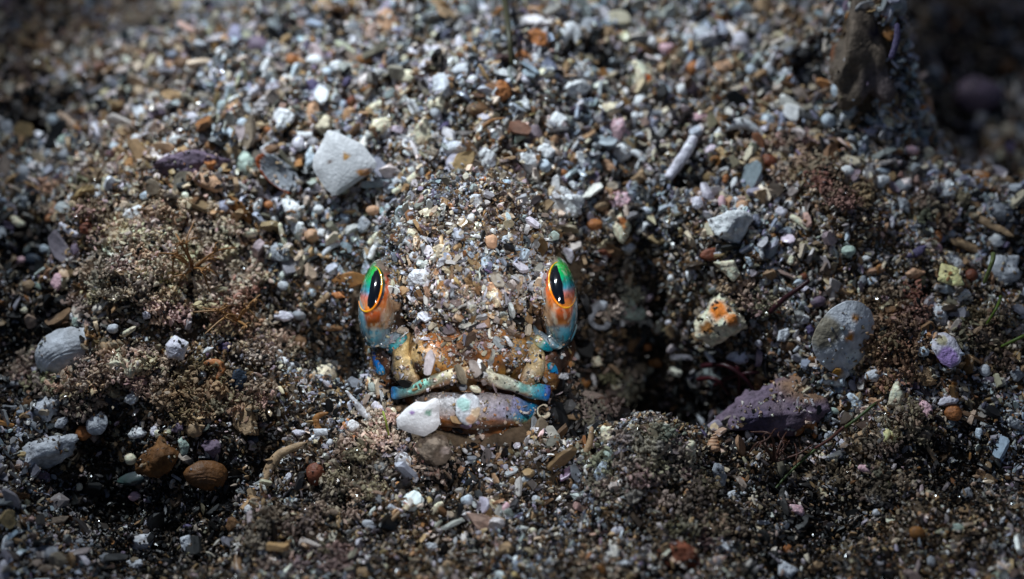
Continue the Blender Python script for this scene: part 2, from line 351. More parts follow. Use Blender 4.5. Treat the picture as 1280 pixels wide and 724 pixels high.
# cyan folds under the eyes, blue gill edges
for pts, st_, nm in (([(484,438,2.50,4,.05),(493,434,2.60,7,.08),(503,425,2.64,5,.07),(508,418,2.6,3,.04)], [(0,(20,120,160)),(.3,(10,170,190)),(.6,(120,190,185)),(.8,(20,165,180)),(1,(120,120,100))], 'skin_fold'),
                     ([(692,437,2.48,4,.05),(682,433,2.60,6,.08),(673,425,2.64,5,.07),(667,418,2.6,3,.04)], [(0,(20,140,170)),(.35,(10,180,200)),(.6,(190,185,140)),(1,(150,130,100))], 'skin_fold'),
                     ([(464,432,2.1,2,.03),(470,446,2.28,4.5,.06),(476,458,2.36,7,.07),(482,468,2.36,5,.05)], [(0,(10,60,130)),(.4,(10,100,190)),(.75,(10,140,205)),(1,(20,120,150))], 'gill_edge'),
                     ([(684,454,2.40,3,.04),(689,458,2.40,6,.06),(692,466,2.36,6,.06),(690,470,2.3,4,.04)], [(0,(40,160,170)),(.5,(10,150,210)),(1,(10,90,180))], 'gill_edge'),
                     ([(699,450,2.22,3,.04),(701,458,2.20,4,.05),(699,466,2.18,3,.04)], [(0,(10,100,180)),(1,(10,60,130))], 'gill_edge')):
    v, f, s = sweep(pts, 26, 12, .9, .2)
    part(nm, v, f, np.clip(lipcol(v, s, st_, 97, .2), 0, 1), M_lip)
# nostril pits on the snout
for (a, b) in ((523,457), (637,459)):
    v, f = ell(a, b, head_c(a, b, 2.7)-.015, 5.5, 8, .04, 10, 2)
    part('nostril', v, f, np.tile(lin((40,20,12)), (len(v), 1)), M_skin)
# eyes
def eye(cx, cy, m, ring, tilt):
    """m=+1: the eye on the right of the picture; outer side is +u"""
    c0 = 2.36; rx, ry, rc = 25., 56.5, .60
    V, F = ICO[4]; VV, FF = V, F
    # refine once more for crisp colour edges
    import bmesh
    bm = bmesh.new(); bmesh.ops.create_icosphere(bm, subdivisions=6, radius=1)
    V = np.array([v.co[:] for v in bm.verts]); F = np.array([[v.index for v in f.verts] for f in bm.faces]); bm.free()
    k = (DIST-c0)/DIST/100; a = math.radians(tilt)
    def place(U):
        u = U[:, 0]*rx*k; v = U[:, 1]*ry*k; w = U[:, 2]*rc
        # top of the dome narrows and leans back
        uu, vv = u*math.cos(a)-v*math.sin(a), u*math.sin(a)+v*math.cos(a)
        return L(cx, cy, c0)+np.outer(uu, RV)+np.outer(vv, UV)+np.outer(w-.10*U[:, 1]*rc, TV)
    P = place(V); qx, qy, _ = px_of(P)
    X_ = (qx-cx)*m; Y_ = cy-qy
    rx0, ry0, rrx, rry = ring[0], ring[1], ring[2], ring[3]
    ta = math.radians(ring[4]); dx = X_-rx0; dy = Y_-ry0
    ur = (dx*math.cos(ta)+dy*math.sin(ta))/rrx; vr = (-dx*math.sin(ta)+dy*math.cos(ta))/rry
    rr = np.sqrt(ur**2+vr**2); nz = fbm(P*9, 3, 15)*.5; nf = fbm(P*30, 2, 16)
    # outer iris, by height
    outer = ramp(np.clip(Y_/57+.06*nz, -1, 1), [(-1,(70,95,110)),(-.8,(95,125,145)),(-.62,(80,150,175)),(-.5,(150,95,45)),(-.42,(120,60,22)),(-.25,(190,85,30)),(-.08,(235,120,60)),(.08,(240,150,100)),(.2,(215,205,120)),(.36,(130,220,70)),(.65,(40,210,80)),(.88,(60,150,90)),(1,(110,110,100))])
    lens = ramp(np.clip(vr+.15*nz, -1, 1), [(-1,(255,150,30)),(-.7,(240,130,70)),(-.4,(225,130,120)),(-.15,(70,160,190)),(.1,(0,165,150)),(.4,(0,185,95)),(.8,(20,180,70)),(1,(60,160,60))])  # colours mirrored in the lens, painted on
    inner = ramp(np.clip(Y_/57+.08*nz, -1, 1), [(-1,(90,110,122)),(-.62,(110,125,130)),(-.5,(80,62,50)),(-.3,(185,160,140)),(-.1,(205,120,60)),(.3,(235,95,15)),(.5,(190,60,20)),(.7,(120,96,80)),(1,(110,100,90))])
    flesh = ramp(np.clip(.5+.9*nz, 0, 1), [(0,(140,90,55)),(.5,(190,150,115)),(1,(205,190,175))])
    col = inner.copy()
    kf = sstep(-1.15, -1.45, ur+.4*nz)[:, None]*(Y_ > -32)[:, None]; col = col*(1-kf)+flesh*kf
    ko = sstep(-.1, .25, np.where(Y_ < ry0-rry, (X_+3)/12, ur))[:, None]; col = col*(1-ko)+outer*ko
    edge = sstep(17, 22, X_ + 3*np.abs(Y_/57)**2*5)[:, None]*.9
    rim = ramp(np.clip(Y_/57, -1, 1), [(-1,(90,110,130)),(-.3,(110,190,215)),(0,(215,235,235)),(.4,(225,235,170)),(.8,(150,190,120)),(1,(120,120,110))])
    col = col*(1-edge)+rim*edge
    lens = lens*(.08+.92*sstep(-.55, .05, ur+.2*nz))[:, None]; ki = sstep(1.03, .97, rr)[:, None]; col = col*(1-ki)+lens*ki  # painted lens reflection fades to dark towards the pupil
    bot = sstep(-29, -43, Y_ + 9*nz + .25*X_)[:, None]
    blue = ramp(np.clip((X_+20)/45+.15*nz, 0, 1), [(0,(120,135,140)),(.4,(125,150,165)),(.7,(50,170,195)),(1,(40,120,190))])
    col = col*(1-bot)+blue*bot
    st_ = fbm(np.stack([np.arctan2(dy, dx)*5, rr*1.2, rr*0+m], 1), 3, 18); col = col*(1+.20*nf+.38*st_)[:, None]
    fk = (sstep(.28, .5, fbm(P*22, 2, 19))*.55)[:, None]; col = col*(1-fk)+fk*lin((70,50,30))
    wt = (sstep(.3, .5, fbm(P*16, 2, 23))*.35)[:, None]; col = col*(1-wt)+wt*lin((220,215,190))
    e = part('eye', P, F, np.clip(col, 0, 1), M_eye)
    # pupil: the dark part of the ring, a thin domed patch lying on the eyeball
    def project(X1, Y1, lift):
        # picture-plane offsets -> unit sphere -> placed point
        qa = X1*m; qb = Y1
        u = (qa*math.cos(a)+qb*math.sin(a))/rx; v = (-qa*math.sin(a)+qb*math.cos(a))/ry
        r2 = np.clip(1-u*u-v*v, .02, 1); U = np.stack([u, v, np.sqrt(r2)], 1)*(1+lift)
        return place(U)
    pts = []; n1, n2_ = 14, 30
    for i in range(n1):
        for j in range(n2_):
            th = 2*math.pi*j/n2_; r_ = (i+1)/n1
            uu = math.cos(th)*r_; vv = math.sin(th)*r_
            uu = -.50+uu*.47 + .22*(vv*vv); vv = vv*.90
            wv = 1+.05*math.sin(5*th+m)+.035*math.sin(11*th+1); pts.append((-.5+(uu+.5)*wv, vv*wv))
    pts = np.array([(-.50, 0)]+pts); lim = np.sqrt(np.clip(1-pts[:, 1]**2, 0, 1)); pts[:, 0] = np.clip(pts[:, 0], -lim*.97, lim)
    X1 = rx0+pts[:, 0]*rrx*math.cos(ta)-pts[:, 1]*rry*math.sin(ta); Y1 = ry0+pts[:, 0]*rrx*math.sin(ta)+pts[:, 1]*rry*math.cos(ta)
    rr_ = np.concatenate([[0], np.repeat((np.arange(n1)+1)/n1, n2_)])
    Vp = project(X1, Y1, .004)+ -np.outer(np.where(rr_ > .97, .02, 0), TV)
    Fp = [(0, 1+j, 1+(j+1) % n2_) for j in range(n2_)]
    for i in range(n1-1):
        for j in range(n2_):
            p, q, r, s_ = 1+i*n2_+j, 1+i*n2_+(j+1) % n2_, 1+(i+1)*n2_+(j+1) % n2_, 1+(i+1)*n2_+j
            Fp += [(p, s_, r), (p, r, q)]
    Fp = np.array(Fp)
    if m < 0: Fp = Fp[:, ::-1]
    part('pupil', Vp, Fp, np.tile(lin((6,10,18)), (len(Vp), 1)), M_pupil, e)
    # golden rim of the pupil
    th = np.radians(np.linspace(95, 322, 60)); rx1 = rx0+np.cos(th)*rrx*math.cos(ta)-np.sin(th)*rry*math.sin(ta); ry1 = ry0+np.cos(th)*rrx*math.sin(ta)+np.sin(th)*rry*math.cos(ta)
    Pc = project(rx1, ry1, .003); V2 = []; F2 = []
    for i in range(60):
        t = Pc[min(i+1, 59)]-Pc[max(i-1, 0)]; t /= np.linalg.norm(t); b1 = np.cross(t, TV); b1 /= np.linalg.norm(b1); b2 = np.cross(t, b1)
        w = .011*math.sin(math.pi*(i+3)/66)**.5*(.75+.5*hash3(np.array([i//3]), np.array([m]), np.array([5]), 2)[0])
        for j in range(8): V2.append(Pc[i]+w*(b1*math.cos(j*math.pi/4)+b2*math.sin(j*math.pi/4)))
    for i in range(59):
        for j in range(8): F2.append((i*8+j, i*8+(j+1) % 8, (i+1)*8+(j+1) % 8, (i+1)*8+j))
    rc_ = ramp(np.repeat(np.linspace(0, 1, 60), 8), [(0,(240,190,20)),(.3,(255,170,10)),(.5,(255,120,10)),(.8,(255,190,30)),(1,(255,150,60))])
    part('iris_rim', np.array(V2), np.array(F2), rc_, M_eye, e)
    return e
eye(697, 376, 1, (5, 20, 16.5, 28.5, 10), 4)
eye(474, 379, -1, (8, 18, 15.5, 28, 8), -5)
# pale lids along the inner side of each eye
for pts in ([(684,338,2.45,3,.08),(677,350,2.56,6,.12),(672,364,2.60,8,.14),(670,380,2.56,7,.12),(674,394,2.46,3,.06)],
            [(480,344,2.45,3,.08),(488,354,2.56,5,.12),(493,368,2.60,8,.14),(494,382,2.56,7,.12),(490,393,2.46,3,.06)]):
    v, f, s = sweep(pts, 40, 14, .9, .15)
    cc = lipcol(v, s, [(0,(110,90,75)),(.3,(175,120,80)),(.55,(205,170,140)),(.8,(190,150,115)),(1,(120,80,55))], 120, .35)
    part('eyelid', v, f, np.clip(cc, 0, 1), M_lip)
# the blue-grey fold that cups each eye from below
for pts in ([(505,407,2.44,2,.04),(501,416,2.50,5,.08),(491,424,2.53,7.5,.10),(477,428,2.50,8,.10),(463,420,2.38,6,.09),(453,404,2.26,3,.05)],
            [(667,405,2.44,2,.04),(671,415,2.50,5,.08),(681,424,2.53,7.5,.10),(696,428,2.50,8.5,.10),(710,420,2.38,7,.09),(720,404,2.26,3,.05)]):
    v, f, s = sweep(pts, 44, 14, .9, .12)
    cc = lipcol(v, s, [(0,(70,80,84)),(.2,(112,130,142)),(.45,(150,165,175)),(.62,(110,165,185)),(.8,(60,165,200)),(1,(150,190,190))], 140, .25)
    part('lower_eyelid', v, f, np.clip(cc, 0, 1), M_lip)

# ---------------------------------------------------------------- pieces lying on the bed
PAL = {'M':((108,70,36),'brown'),'W':((228,225,226),'white'),'L':((206,200,210),'lilac-white'),'C':((222,206,178),'cream'),'G':((148,150,156),'grey'),'P':((192,193,198),'pale grey'),
 'B':((156,158,164),'blue-grey'),'S':((188,198,208),'pale blue'),'T':((168,138,106),'tan'),'N':((112,80,52),'brown'),'O':((178,112,64),'orange'),'A':((140,92,44),'amber'),
 'R':((122,66,44),'rust-red'),'V':((90,80,114),'violet'),'U':((116,98,114),'dull purple'),'K':((216,172,178),'pink'),'E':((206,160,126),'peach'),'Y':((218,204,146),'pale yellow'),
 'D':((20,20,24),'black'),'H':((164,178,166),'greenish grey'),'F':((46,56,70),'dark blue'),'Q':((122,106,92),'grey-brown')}
KIND = {'chip':('shell_fragment','shell fragment','chip'),'peb':('pebble','pebble','pebble'),'oval':('clam_shell','shell','rounded shell'),'rod':('shell_splinter','shell splinter','splinter'),
 'lump':('rubble_lump','rubble','crusty lump'),'curl':('shell_fragment','shell fragment','curved shell sliver'),'snail':('snail_shell','snail shell','spiral snail shell'),'ring':('tube_shell','tube shell','ring-shaped shell')}
def outline_r(th, r, n):
    """radius of a random irregular polygon, unit box"""
    a = np.sort((np.arange(n)+r.uniform(-.32, .32, n))*2*math.pi/n); rad = r.uniform(.78, 1.08, n)
    P = np.stack([np.cos(a)*rad, np.sin(a)*rad], 1)
    return poly_r(th, P)
def poly_r(th, P):
    out = np.zeros_like(th); n = len(P)
    for i, t in enumerate(th):
        d = np.array([math.cos(t), math.sin(t)]); best = 0
        for k in range(n):
            p, q = P[k], P[(k+1) % n]; e = q-p; den = d[0]*e[1]-d[1]*e[0]
            if abs(den) < 1e-9: continue
            s = (p[0]*e[1]-p[1]*e[0])/den; u = (p[0]*d[1]-p[1]*d[0])/den
            if s > 0 and -1e-6 <= u <= 1+1e-6: best = max(best, s)
        out[i] = best
    return out
def plate(r, w, h, th_, poly=None, dome=.12, n=72, rings=7, ridges=0, ribs=0, jag=.05, calm=False):
    """flat or domed piece: outline disc with thickness"""
    th = np.linspace(0, 2*math.pi, n, endpoint=False)
    if poly is None: R = outline_r(th, r, r.integers(5, 9))
    elif isinstance(poly, str): R = 1+.05*np.cos(th*2+r.uniform(0, 6))+.03*np.cos(th*3+r.uniform(0, 6))
    else: R = poly_r(th, np.array(poly, float))
    R = R*(1+jag*fbm(np.stack([np.cos(th)*3, np.sin(th)*3, np.full(n, r.uniform(0, 50))], 1), 3, 3))
    if poly != 'oval': R = .7*R+.15*(np.roll(R, 1)+np.roll(R, -1))
    rho = np.array([0]+[ (k+1)/rings for k in range(rings)])
    def surf(zf, flip):
        V = [(0, 0, zf(0, 0))]
        for k in range(1, rings+1):
            for j in range(n):
                V.append((np.cos(th[j])*R[j]*rho[k]*w/2, np.sin(th[j])*R[j]*rho[k]*h/2, zf(rho[k], th[j])))
        F = [(0, 1+j, 1+(j+1) % n) for j in range(n)]
        for k in range(rings-1):
            for j in range(n):
                a, b, c, d = 1+k*n+j, 1+k*n+(j+1) % n, 1+(k+1)*n+(j+1) % n, 1+(k+1)*n+j
                F += [(a, d, c), (a, c, b)]
        V = np.array(V); F = np.array(F)
        return V, (F[:, ::-1] if flip else F)
    s = max(w, h)
    top = lambda q, t: dome*s*(1-q**2.2)+th_/2*(1-.75*q**5)+(ridges and .0045*s*math.sin(math.hypot(q*math.cos(t), q*math.sin(t)+.85)*ridges*9+.8*math.sin(t*3)))+(ribs and .007*s*q*math.cos(t*ribs))
    bot = lambda q, t: dome*s*(1-q**2.2)*.8-th_/2*(1-.75*q**5)
    Vt, Ft = surf(top, False); Vb, Fb = surf(bot, True)
    nt = len(Vt); F = [Ft, Fb+nt]; base = 1+(rings-1)*n
    S = []
    for j in range(n):
        a, b = base+j, base+(j+1) % n; S += [(a, a+nt, b+nt), (a, b+nt, b)]
    V = np.vstack([Vt, Vb]); F = np.vstack(F+[np.array(S)])
    if calm: V[:, 2] += .012*s*vnoise(V*(3/s), 9); return V, F
    V[:, 2] += .22*th_*fbm(V*(7/s)+r.uniform(0, 90), 3, 8)+.05*s*vnoise(V*(2.2/s)+r.uniform(0, 90), 9)
    return V, F
def local_sweep(P, rad, n=40, m=12, flat=.7, cap=.1):
    """tube through local 3-D points with radius function rad(s)"""
    Q = catmull(np.asarray(P, float), n); V = []; F = []
    for i in range(n):
        t = Q[min(i+1, n-1)]-Q[max(i-1, 0)]; t /= np.linalg.norm(t)+1e-9
        b1 = np.cross(np.array([0, 0, 1.]), t); b1 /= np.linalg.norm(b1)+1e-9; b2 = np.cross(t, b1)
        s = i/(n-1); c = min(1, math.sqrt(max(0, min(s, 1-s))/cap)+.05)
        for j in range(m):
            p = 2*math.pi*j/m; V.append(Q[i]+rad(s)*c*(b1*math.cos(p)+b2*math.sin(p)*flat))
    for i in range(n-1):
        for j in range(m):
            a, b, c_, d = i*m+j, i*m+(j+1) % m, (i+1)*m+(j+1) % m, (i+1)*m+j; F += [(a, b, c_), (a, c_, d)]
    for base, rev in ((0, 1), ((n-1)*m, 0)):
        V.append(np.mean(V[base:base+m], 0)); ci = len(V)-1
        for j in range(m):
            a, b = base+j, base+(j+1) % m; F.append((a, ci, b) if rev else (a, b, ci))
    return np.array(V), np.array(F)
COLLAR = []
SPOTS = []
BIG = []      # triangles of the large pieces, for dusting sand on them
def frame(px, py, ang, tilt, r, lift=0., flat=.35, c=None):
    if c is None:
        P = hit_ground(px, py); o = TV*DIST; d = P-o; dn = np.linalg.norm(d); d /= dn
        h = HEAD.ray_cast(Vector(o), Vector(d), dn); nrm = normal_at(P[0], P[1])
        if h[0] is not None: P = np.array(h[0]); nrm = np.array(h[1])
        if h[0] is None: P = P+(.09*max(0., float(PILE(P[0:1], P[1:2])[0])))*(nrm*.5+TV*.5)
        P = P+TV*lift
    else:
        P = L(px, py, c); nrm = TV
    a = math.radians(ang); ex = RV*math.cos(a)+UV*math.sin(a); n = TV*(1-flat)+nrm*flat
    if tilt:
        q = r.uniform(0, 6.28); n = n+tilt*(RV*math.cos(q)+UV*math.sin(q))
    n /= np.linalg.norm(n); ex = ex-n*(ex @ n); ex /= np.linalg.norm(ex); ey = np.cross(n, ex)
    M = Matrix(((ex[0], ey[0], n[0], P[0]), (ex[1], ey[1], n[1], P[1]), (ex[2], ey[2], n[2], P[2]), (0, 0, 0, 1)))
    return M, (DIST-P @ TV)/DIST/100
def stain(V, col, r, s, stains=(), clean=False):
    c = np.tile(lin(col), (len(V), 1)); q = V/s
    if clean: c = c*(1+.07*fbm(q*4, 3, 4))[:, None]
    else: c = c*(1+.22*fbm(q*3+r.uniform(0, 99), 3, 4))[:, None]
    if not clean: c = c*(1+.5*fbm(q*11+r.uniform(0, 99), 2, 24))[:, None]
    k = (sstep(.2, .55, fbm(q*2.2+r.uniform(0, 99), 3, 6))*(.0 if clean else .6))[:, None]
    c = c*(1-k)+k*(c*.55+.45*lin(r.choice([(150,110,70),(110,100,95),(170,165,160),(90,70,60)])))
    for (u, v, rad, cc) in stains:
        d = np.hypot(V[:, 0]-u, V[:, 1]-v); kk = sstep(rad, rad*.6, d+.25*rad*vnoise(V/rad*2, 5))[:, None]; c = c*(1-kk)+kk*lin(cc)
    return np.clip(c, .005, 1)
def make(kind, w, h, r, col, **k):
    s = max(w, h); mat_ = M_shell; sm_ = True
    if kind == 'chip': V, F = plate(r, w, h, k.get('th', .16*min(w, h)+.03), k.get('poly'), dome=k.get('dome', r.uniform(.0, .09)), jag=k.get('jag', .06), calm=k.get('clean', False)); sm_ = False
    elif kind == 'oval': V, F = plate(r, w, h, .06*s+.02, 'oval', dome=k.get('dome', .2), rings=16, n=64, ridges=k.get('ridges', 5), ribs=k.get('ribs', 14), jag=.07)
    elif kind == 'peb':
        V = facet(ICO[3][0], int(r.integers(1e6)), 8, .72, .97); F = ICO[3][1]
        V = V*np.array([w/2, h/2, min(w, h)*r.uniform(.32, .46)]); V = V*(1+.07*fbm(V*(4/s)+r.uniform(0, 99), 3, 2))[:, None]*1.08
    elif kind == 'lump':
        V, F = ICO[4]; V = facet(V, int(r.integers(1e6)), 11, .5, .9)
        d = fbm(V*1.5+r.uniform(0, 99), 2, 12)*.30*k.get('craggy', 1)+.26*np.abs(fbm(V*3.4+r.uniform(0, 99), 3, 14))+.10*fbm(V*9+r.uniform(0, 9), 3, 19)
        V = V*(.92+d)[:, None]*np.array([w/2, h/2, min(w, h)*.42])*1.08; mat_ = M_crust
    elif kind == 'rod':
        b = r.uniform(-.12, .12)*w; t0 = r.uniform(.3, .9)
        V, F = local_sweep([(-w/2,0,0),(-w/6,b*.8,0),(w/6,b,0),(w/2,0,0)], lambda q: h/2*(t0+(1-t0)*math.sin(q*2.6+.3)), 34, 12, .75, .06)
        V = V+(.12*h*fbm(V*(3/h)*.5+r.uniform(0, 99), 3, 3))[:, None]*np.array([.3, .6, 1])
    elif kind == 'curl':
        V, F = local_sweep([(-w/2,-h*.5,0),(-w/4,h*.3,0),(w/8,h*.55,0),(w/2,-h*.25,0)], lambda q: h*.30*(.35+.65*math.sin(q*2.9+.12)), 40, 12, .6, .08)
        V = V+(.06*h*fbm(V*(2/h)+r.uniform(0, 99), 3, 3))[:, None]
    elif kind == 'snail':
        Pn = []; turns = k.get('turns', 5)
        V = []; F = []; n, m = 110, 12
        for i in range(n):
            q = i/(n-1); sc = (1-q)**.9+.06; ph = q*turns*2*math.pi
            ax = -w*.36+w*.80*q; R = h*.24*sc
            cen = np.array([ax, R*math.cos(ph), R*math.sin(ph)]); rad = h*.30*sc
            er = np.array([0, math.cos(ph), math.sin(ph)]); ea = np.array([1., 0, 0])
            for j in range(m):
                p = 2*math.pi*j/m; V.append(cen+rad*(er*math.cos(p)+ea*math.sin(p)*.8))
        for i in range(n-1):
            for j in range(m):
                a, b, c_, d = i*m+j, i*m+(j+1) % m, (i+1)*m+(j+1) % m, (i+1)*m+j; F += [(a, b, c_), (a, c_, d)]
        V = np.array(V); F = np.array(F)
    elif kind == 'ring':
        a0 = r.uniform(0, 6.28); arc = r.uniform(4.3, 5.4); P3 = []
        for t in np.linspace(0, arc, 9): q = .36*r.uniform(.88, 1.1); P3.append((w*q*math.cos(a0+t), h*q*math.sin(a0+t), .10*s*r.uniform(-1, 1)))
        f1, f2 = r.uniform(.5, 1), r.uniform(0, 6); V, F = local_sweep(P3, lambda q: s*.13*(f1+.35*math.sin(q*5+f2)), 54, 12, .8, .05)
        V = V+(.03*s*fbm(V*(6/s), 3, 3))[:, None]
    C = stain(V, col, r, s, k.get('stains', ()), k.get('clean', False))
    return V, F, C, k.get('mat', mat_), sm_
ITEMS = []
def add(px, py, w, h, ang, kind, code, label=None, **k):
    ITEMS.append(dict(px=px, py=py, w=w, h=h, ang=ang, kind=kind, code=code, label=label, k=k))

# landmarks: the pieces one notices, each with its own label -----------------------------------
def pg(cx, cy, w, h, *pts): return [((a-cx)/(w/2), (cy-b)/(h/2)) for a, b in pts]
add(433,206,76,82,0,'chip','W','big white angular shell fragment left above the fish', poly=pg(433,206,76,82,(413,166),(430,172),(455,184),(472,206),(470,214),(449,229),(424,246),(412,238),(397,214),(397,200),(410,176)), clean=True, jag=.02, th=.09, dome=.03, stains=[(.03,.06,.05,(200,150,90)),(.20,-.12,.05,(210,140,70)),(.28,-.12,.05,(205,130,60)),(-.15,.0,.03,(120,100,90))], tilt=.08, lift=.12)
add(522,521,54,46,0,'chip','W','white scalloped shell flake covering the left end of the lower lip', c=2.99, poly=pg(522,521,58,48,(548,497),(551,504),(549,512),(551,528),(545,537),(531,545),(513,541),(497,535),(495,523),(508,510),(520,502),(534,503),(541,498)), clean=True, jag=.03, th=.07, dome=.05, tilt=.05, stains=[(.12,.05,.04,(110,150,130)),(-.05,.05,.03,(150,120,170))])
add(848,199,62,13,57,'rod','L','long pale lilac shell splinter leaning over a black gap', lift=.2, tilt=.1)
add(540,63,56,15,6,'rod','L','lilac-white spindle-shaped shell splinter near the top edge', lift=.06)
add(390,109,32,19,16,'chip','V','deep violet mussel shell chip in the upper left gravel')
add(350,219,62,34,-36,'oval','B','blue-lined mussel half with a rusty orange rim', ridges=3, ribs=0, dome=-.14, rim=(150,70,25), lift=.05)
add(612,160,44,9,33,'curl','A','curved amber twig-like sliver above the fish head', lift=.12)
add(713,256,44,36,0,'lump','W','chunky white shell lump right of the fish forehead')
add(776,285,22,40,5,'oval','C','drop-shaped cream shell with a brown hollow', dome=.12, ribs=0, ridges=2, poly_drop=True, stains=[(0,.07,.07,(160,95,50)),(.02,.0,.04,(190,130,80))])
add(889,318,27,14,14,'peb','R','smooth rust-orange pebble touching a cream triangle chip')
add(906,334,36,24,-30,'chip','C','cream triangular shell chip below the rust-orange pebble', poly=[(-1,-.3),(.2,1),(1,.1),(.9,-1),(.3,-.7)], lift=.08)
add(898,398,62,52,0,'lump','C','orange and white encrusted lump right of the dark hollow', stains=[(0,.1,.13,(215,120,40)),(.13,-.02,.09,(220,130,60)),(-.15,-.1,.1,(140,90,40))], lift=.1)
add(884,416,44,22,14,'chip','T','flat tan plate under the encrusted orange lump', th=.05)
add(1048,420,76,84,-20,'chip','P','large round pale grey shell disc with orange spots', poly='oval', th=.09, dome=.05, stains=[(-.30,-.02,.24,(130,120,104)),(.02,.24,.05,(200,130,40)),(.02,.02,.05,(200,125,35)),(.2,.12,.03,(60,60,70)),(.18,-.2,.12,(214,220,222))], lift=.1)
add(1042,468,38,36,0,'lump','P','flower-shaped pale lump with amber centre below the round disc', stains=[(0,0,.10,(170,120,50))])
add(1178,438,35,43,0,'chip','L','lilac and white scallop fragment on the right side', poly=pg(1178,438,35,43,(1163,420),(1168,416),(1177,415),(1187,422),(1195,440),(1193,452),(1182,459),(1170,452),(1160,434)), stains=[(0,-.1,.14,(170,140,195)),(-.05,.1,.08,(170,160,130))], lift=.08)
add(1183,347,36,28,-35,'chip','Y','pale yellow triangular shell chip near the right edge', poly=[(-1,.7),(.1,1),(1,-.1),(.7,-.6),(-.6,-.9)], lift=.08)
add(1190,328,31,15,-32,'chip','W','white narrow chip just above the pale yellow triangle')
add(1246,337,58,46,0,'lump','P','chunky pale grey shell block at the right edge', lift=.06)
add(1212,344,14,14,0,'peb','R','round rust pebble against the pale grey block')
add(1246,264,32,24,-20,'oval','G','smooth grey oval shell at the upper right edge', ribs=0)
add(1236,281,62,12,-29,'chip','T','long tan ridge-like shell plate under the grey oval shell')
add(1115,498,24,40,-10,'lump','C','cream worm-bored shell with two dark holes', stains=[(.0,-.14,.06,(20,16,14)),(.04,.13,.05,(40,30,24))], lift=.06)
add(1152,511,21,26,10,'chip','K','pink squared shell chip right of the bored shell')
add(1189,515,20,21,0,'oval','O','round orange ribbed shell in the lower right', ribs=10)
add(1111,548,28,17,-15,'snail','Y','small banded snail shell with brown stripes', stains=[(-.05,0,.04,(130,80,35)),(.05,0,.03,(130,80,35))])
add(1087,588,33,10,-16,'rod','K','pinkish rod-shaped splinter in the dark lower right')
add(1215,122,54,44,0,'peb','U','dull purple stone in the black hollow at top right', lift=.25)
add(1206,203,34,30,0,'chip','P','pale squarish stone chip below the black hollow', th=.2)
add(86,438,80,54,22,'oval','P','large ridged grey clam shell at the left', ridges=4, ribs=0, dome=.22, lift=.05)
add(155,430,46,18,22,'snail','T','tan turret snail shell right of the big grey clam', turns=6, lift=.1)
add(168,413,32,9,32,'chip','C','cream shell blade lying on the turret snail', lift=.1)
add(226,437,32,36,20,'chip','L','lilac-white curled shell piece at the left', lift=.08, dome=.15)
add(173,269,33,19,24,'chip','W','flat white angular chip in the left gravel', lift=.08)
add(56,563,74,44,20,'lump','P','big pale grey crusted slab at the lower left', lift=.1)
add(60,510,36,32,30,'lump','P','cream-grey crusted block above the big pale slab')
add(127,528,26,26,0,'oval','P','round ridged pale shell at the lower left', dome=.25)
add(107,540,19,17,0,'peb','O','orange-brown pebble beside the round ridged shell')
add(206,570,48,48,-20,'lump','M','amber-brown encrusted chunk in the lower left', lift=.08)
add(262,592,54,34,-8,'oval','M','translucent amber-brown valve standing in dark gravel', ridges=3, ribs=0, lift=.08)
add(175,596,44,17,14,'oval','G','glossy iridescent dark shell valve in the lower left shadow', ridges=0, ribs=0, mat='nacre')
add(232,557,14,27,8,'chip','H','greenish white plate beside the amber chunk')
add(357,583,84,20,50,'curl','T','long arched tan shell rib left below the fish mouth', lift=.12)
add(376,541,18,10,-4,'chip','L','small glossy lilac chip above the arched tan rib')
add(405,472,46,27,33,'oval','C','cream ridged oval shell left of the fish mouth', ribs=0, ridges=4)
add(451,504,46,10,-48,'rod','P','pale pointed spine left of the fish mouth', lift=.2, taper=True)
add(473,510,18,10,-48,'rod','L','short lilac spine beside the pale pointed spine', lift=.1)
add(541,561,46,38,0,'lump','Q','brown crust with a pale rim under the fish chin', stains=[(.15,.0,.06,(200,180,170))], lift=.15)
add(679,512,20,21,0,'ring','C','cream ring shell at the right corner of the mouth', lift=.12)
add(585,511,31,36,0,'oval','P','round pearly crust stuck on the middle of the lower lip', c=3.05, ribs=0, ridges=3, dome=.10, tilt=.1, lift=0, stains=[(.10,-.04,.08,(205,180,150)),(.03,-.12,.07,(180,140,110)),(-.05,.05,.09,(142,172,166))])
add(758,545,28,22,0,'lump','C','cream white lump in the gravel right of the chin')
add(730,557,52,8,71,'rod','T','upright grey-tan tube right of the chin', lift=.12)
add(711,518,27,10,-15,'rod','T','tan rod lying right of the cream ring shell')
add(751,591,17,34,-20,'chip','S','pale blue rectangular shell plate below the cream white lump')
add(858,568,28,20,-62,'snail','C','cream cone snail in the lower gravel', lift=.05)
add(890,553,26,18,80,'snail','E','peach snail shell right of the cream cone snail')
add(895,592,36,20,-65,'chip','B','blue-grey blade shard below the peach snail')
add(962,516,120,74,16,'lump','U','large purple coralline rock in the lower right', lift=.12, craggy=1.8, stains=[(.42,.2,.30,(150,115,90)),(-.2,-.1,.2,(84,72,96)),(.1,.05,.1,(140,120,130))])
add(995,529,44,10,-6,'chip','P','pale flat splinter on the purple rock')
add(1007,539,22,19,-20,'curl','O','orange curved sliver under the pale flat splinter')
add(1064,504,30,24,-30,'chip','S','pale blue folded shell shard right of the purple rock')
add(524,348,31,22,2,'chip','P','flat pale grey stone on the fish head', th=.1, lift=.06, poly=[(-1,-.9),(-.95,.3),(-.4,1),(.6,1),(1,.5),(.95,-.9)])
add(520,321,15,12,0,'peb','P','small pale pebble above the flat stone on the head')
add(614,303,18,17,0,'peb','E','round peach pebble on the fish forehead', lift=.04)
add(349,316,32,26,-28,'chip','B','blue-grey plate with a cream splinter across it')
add(361,301,46,6,-66,'rod','C','cream splinter standing by the blue-grey plate', lift=.1)
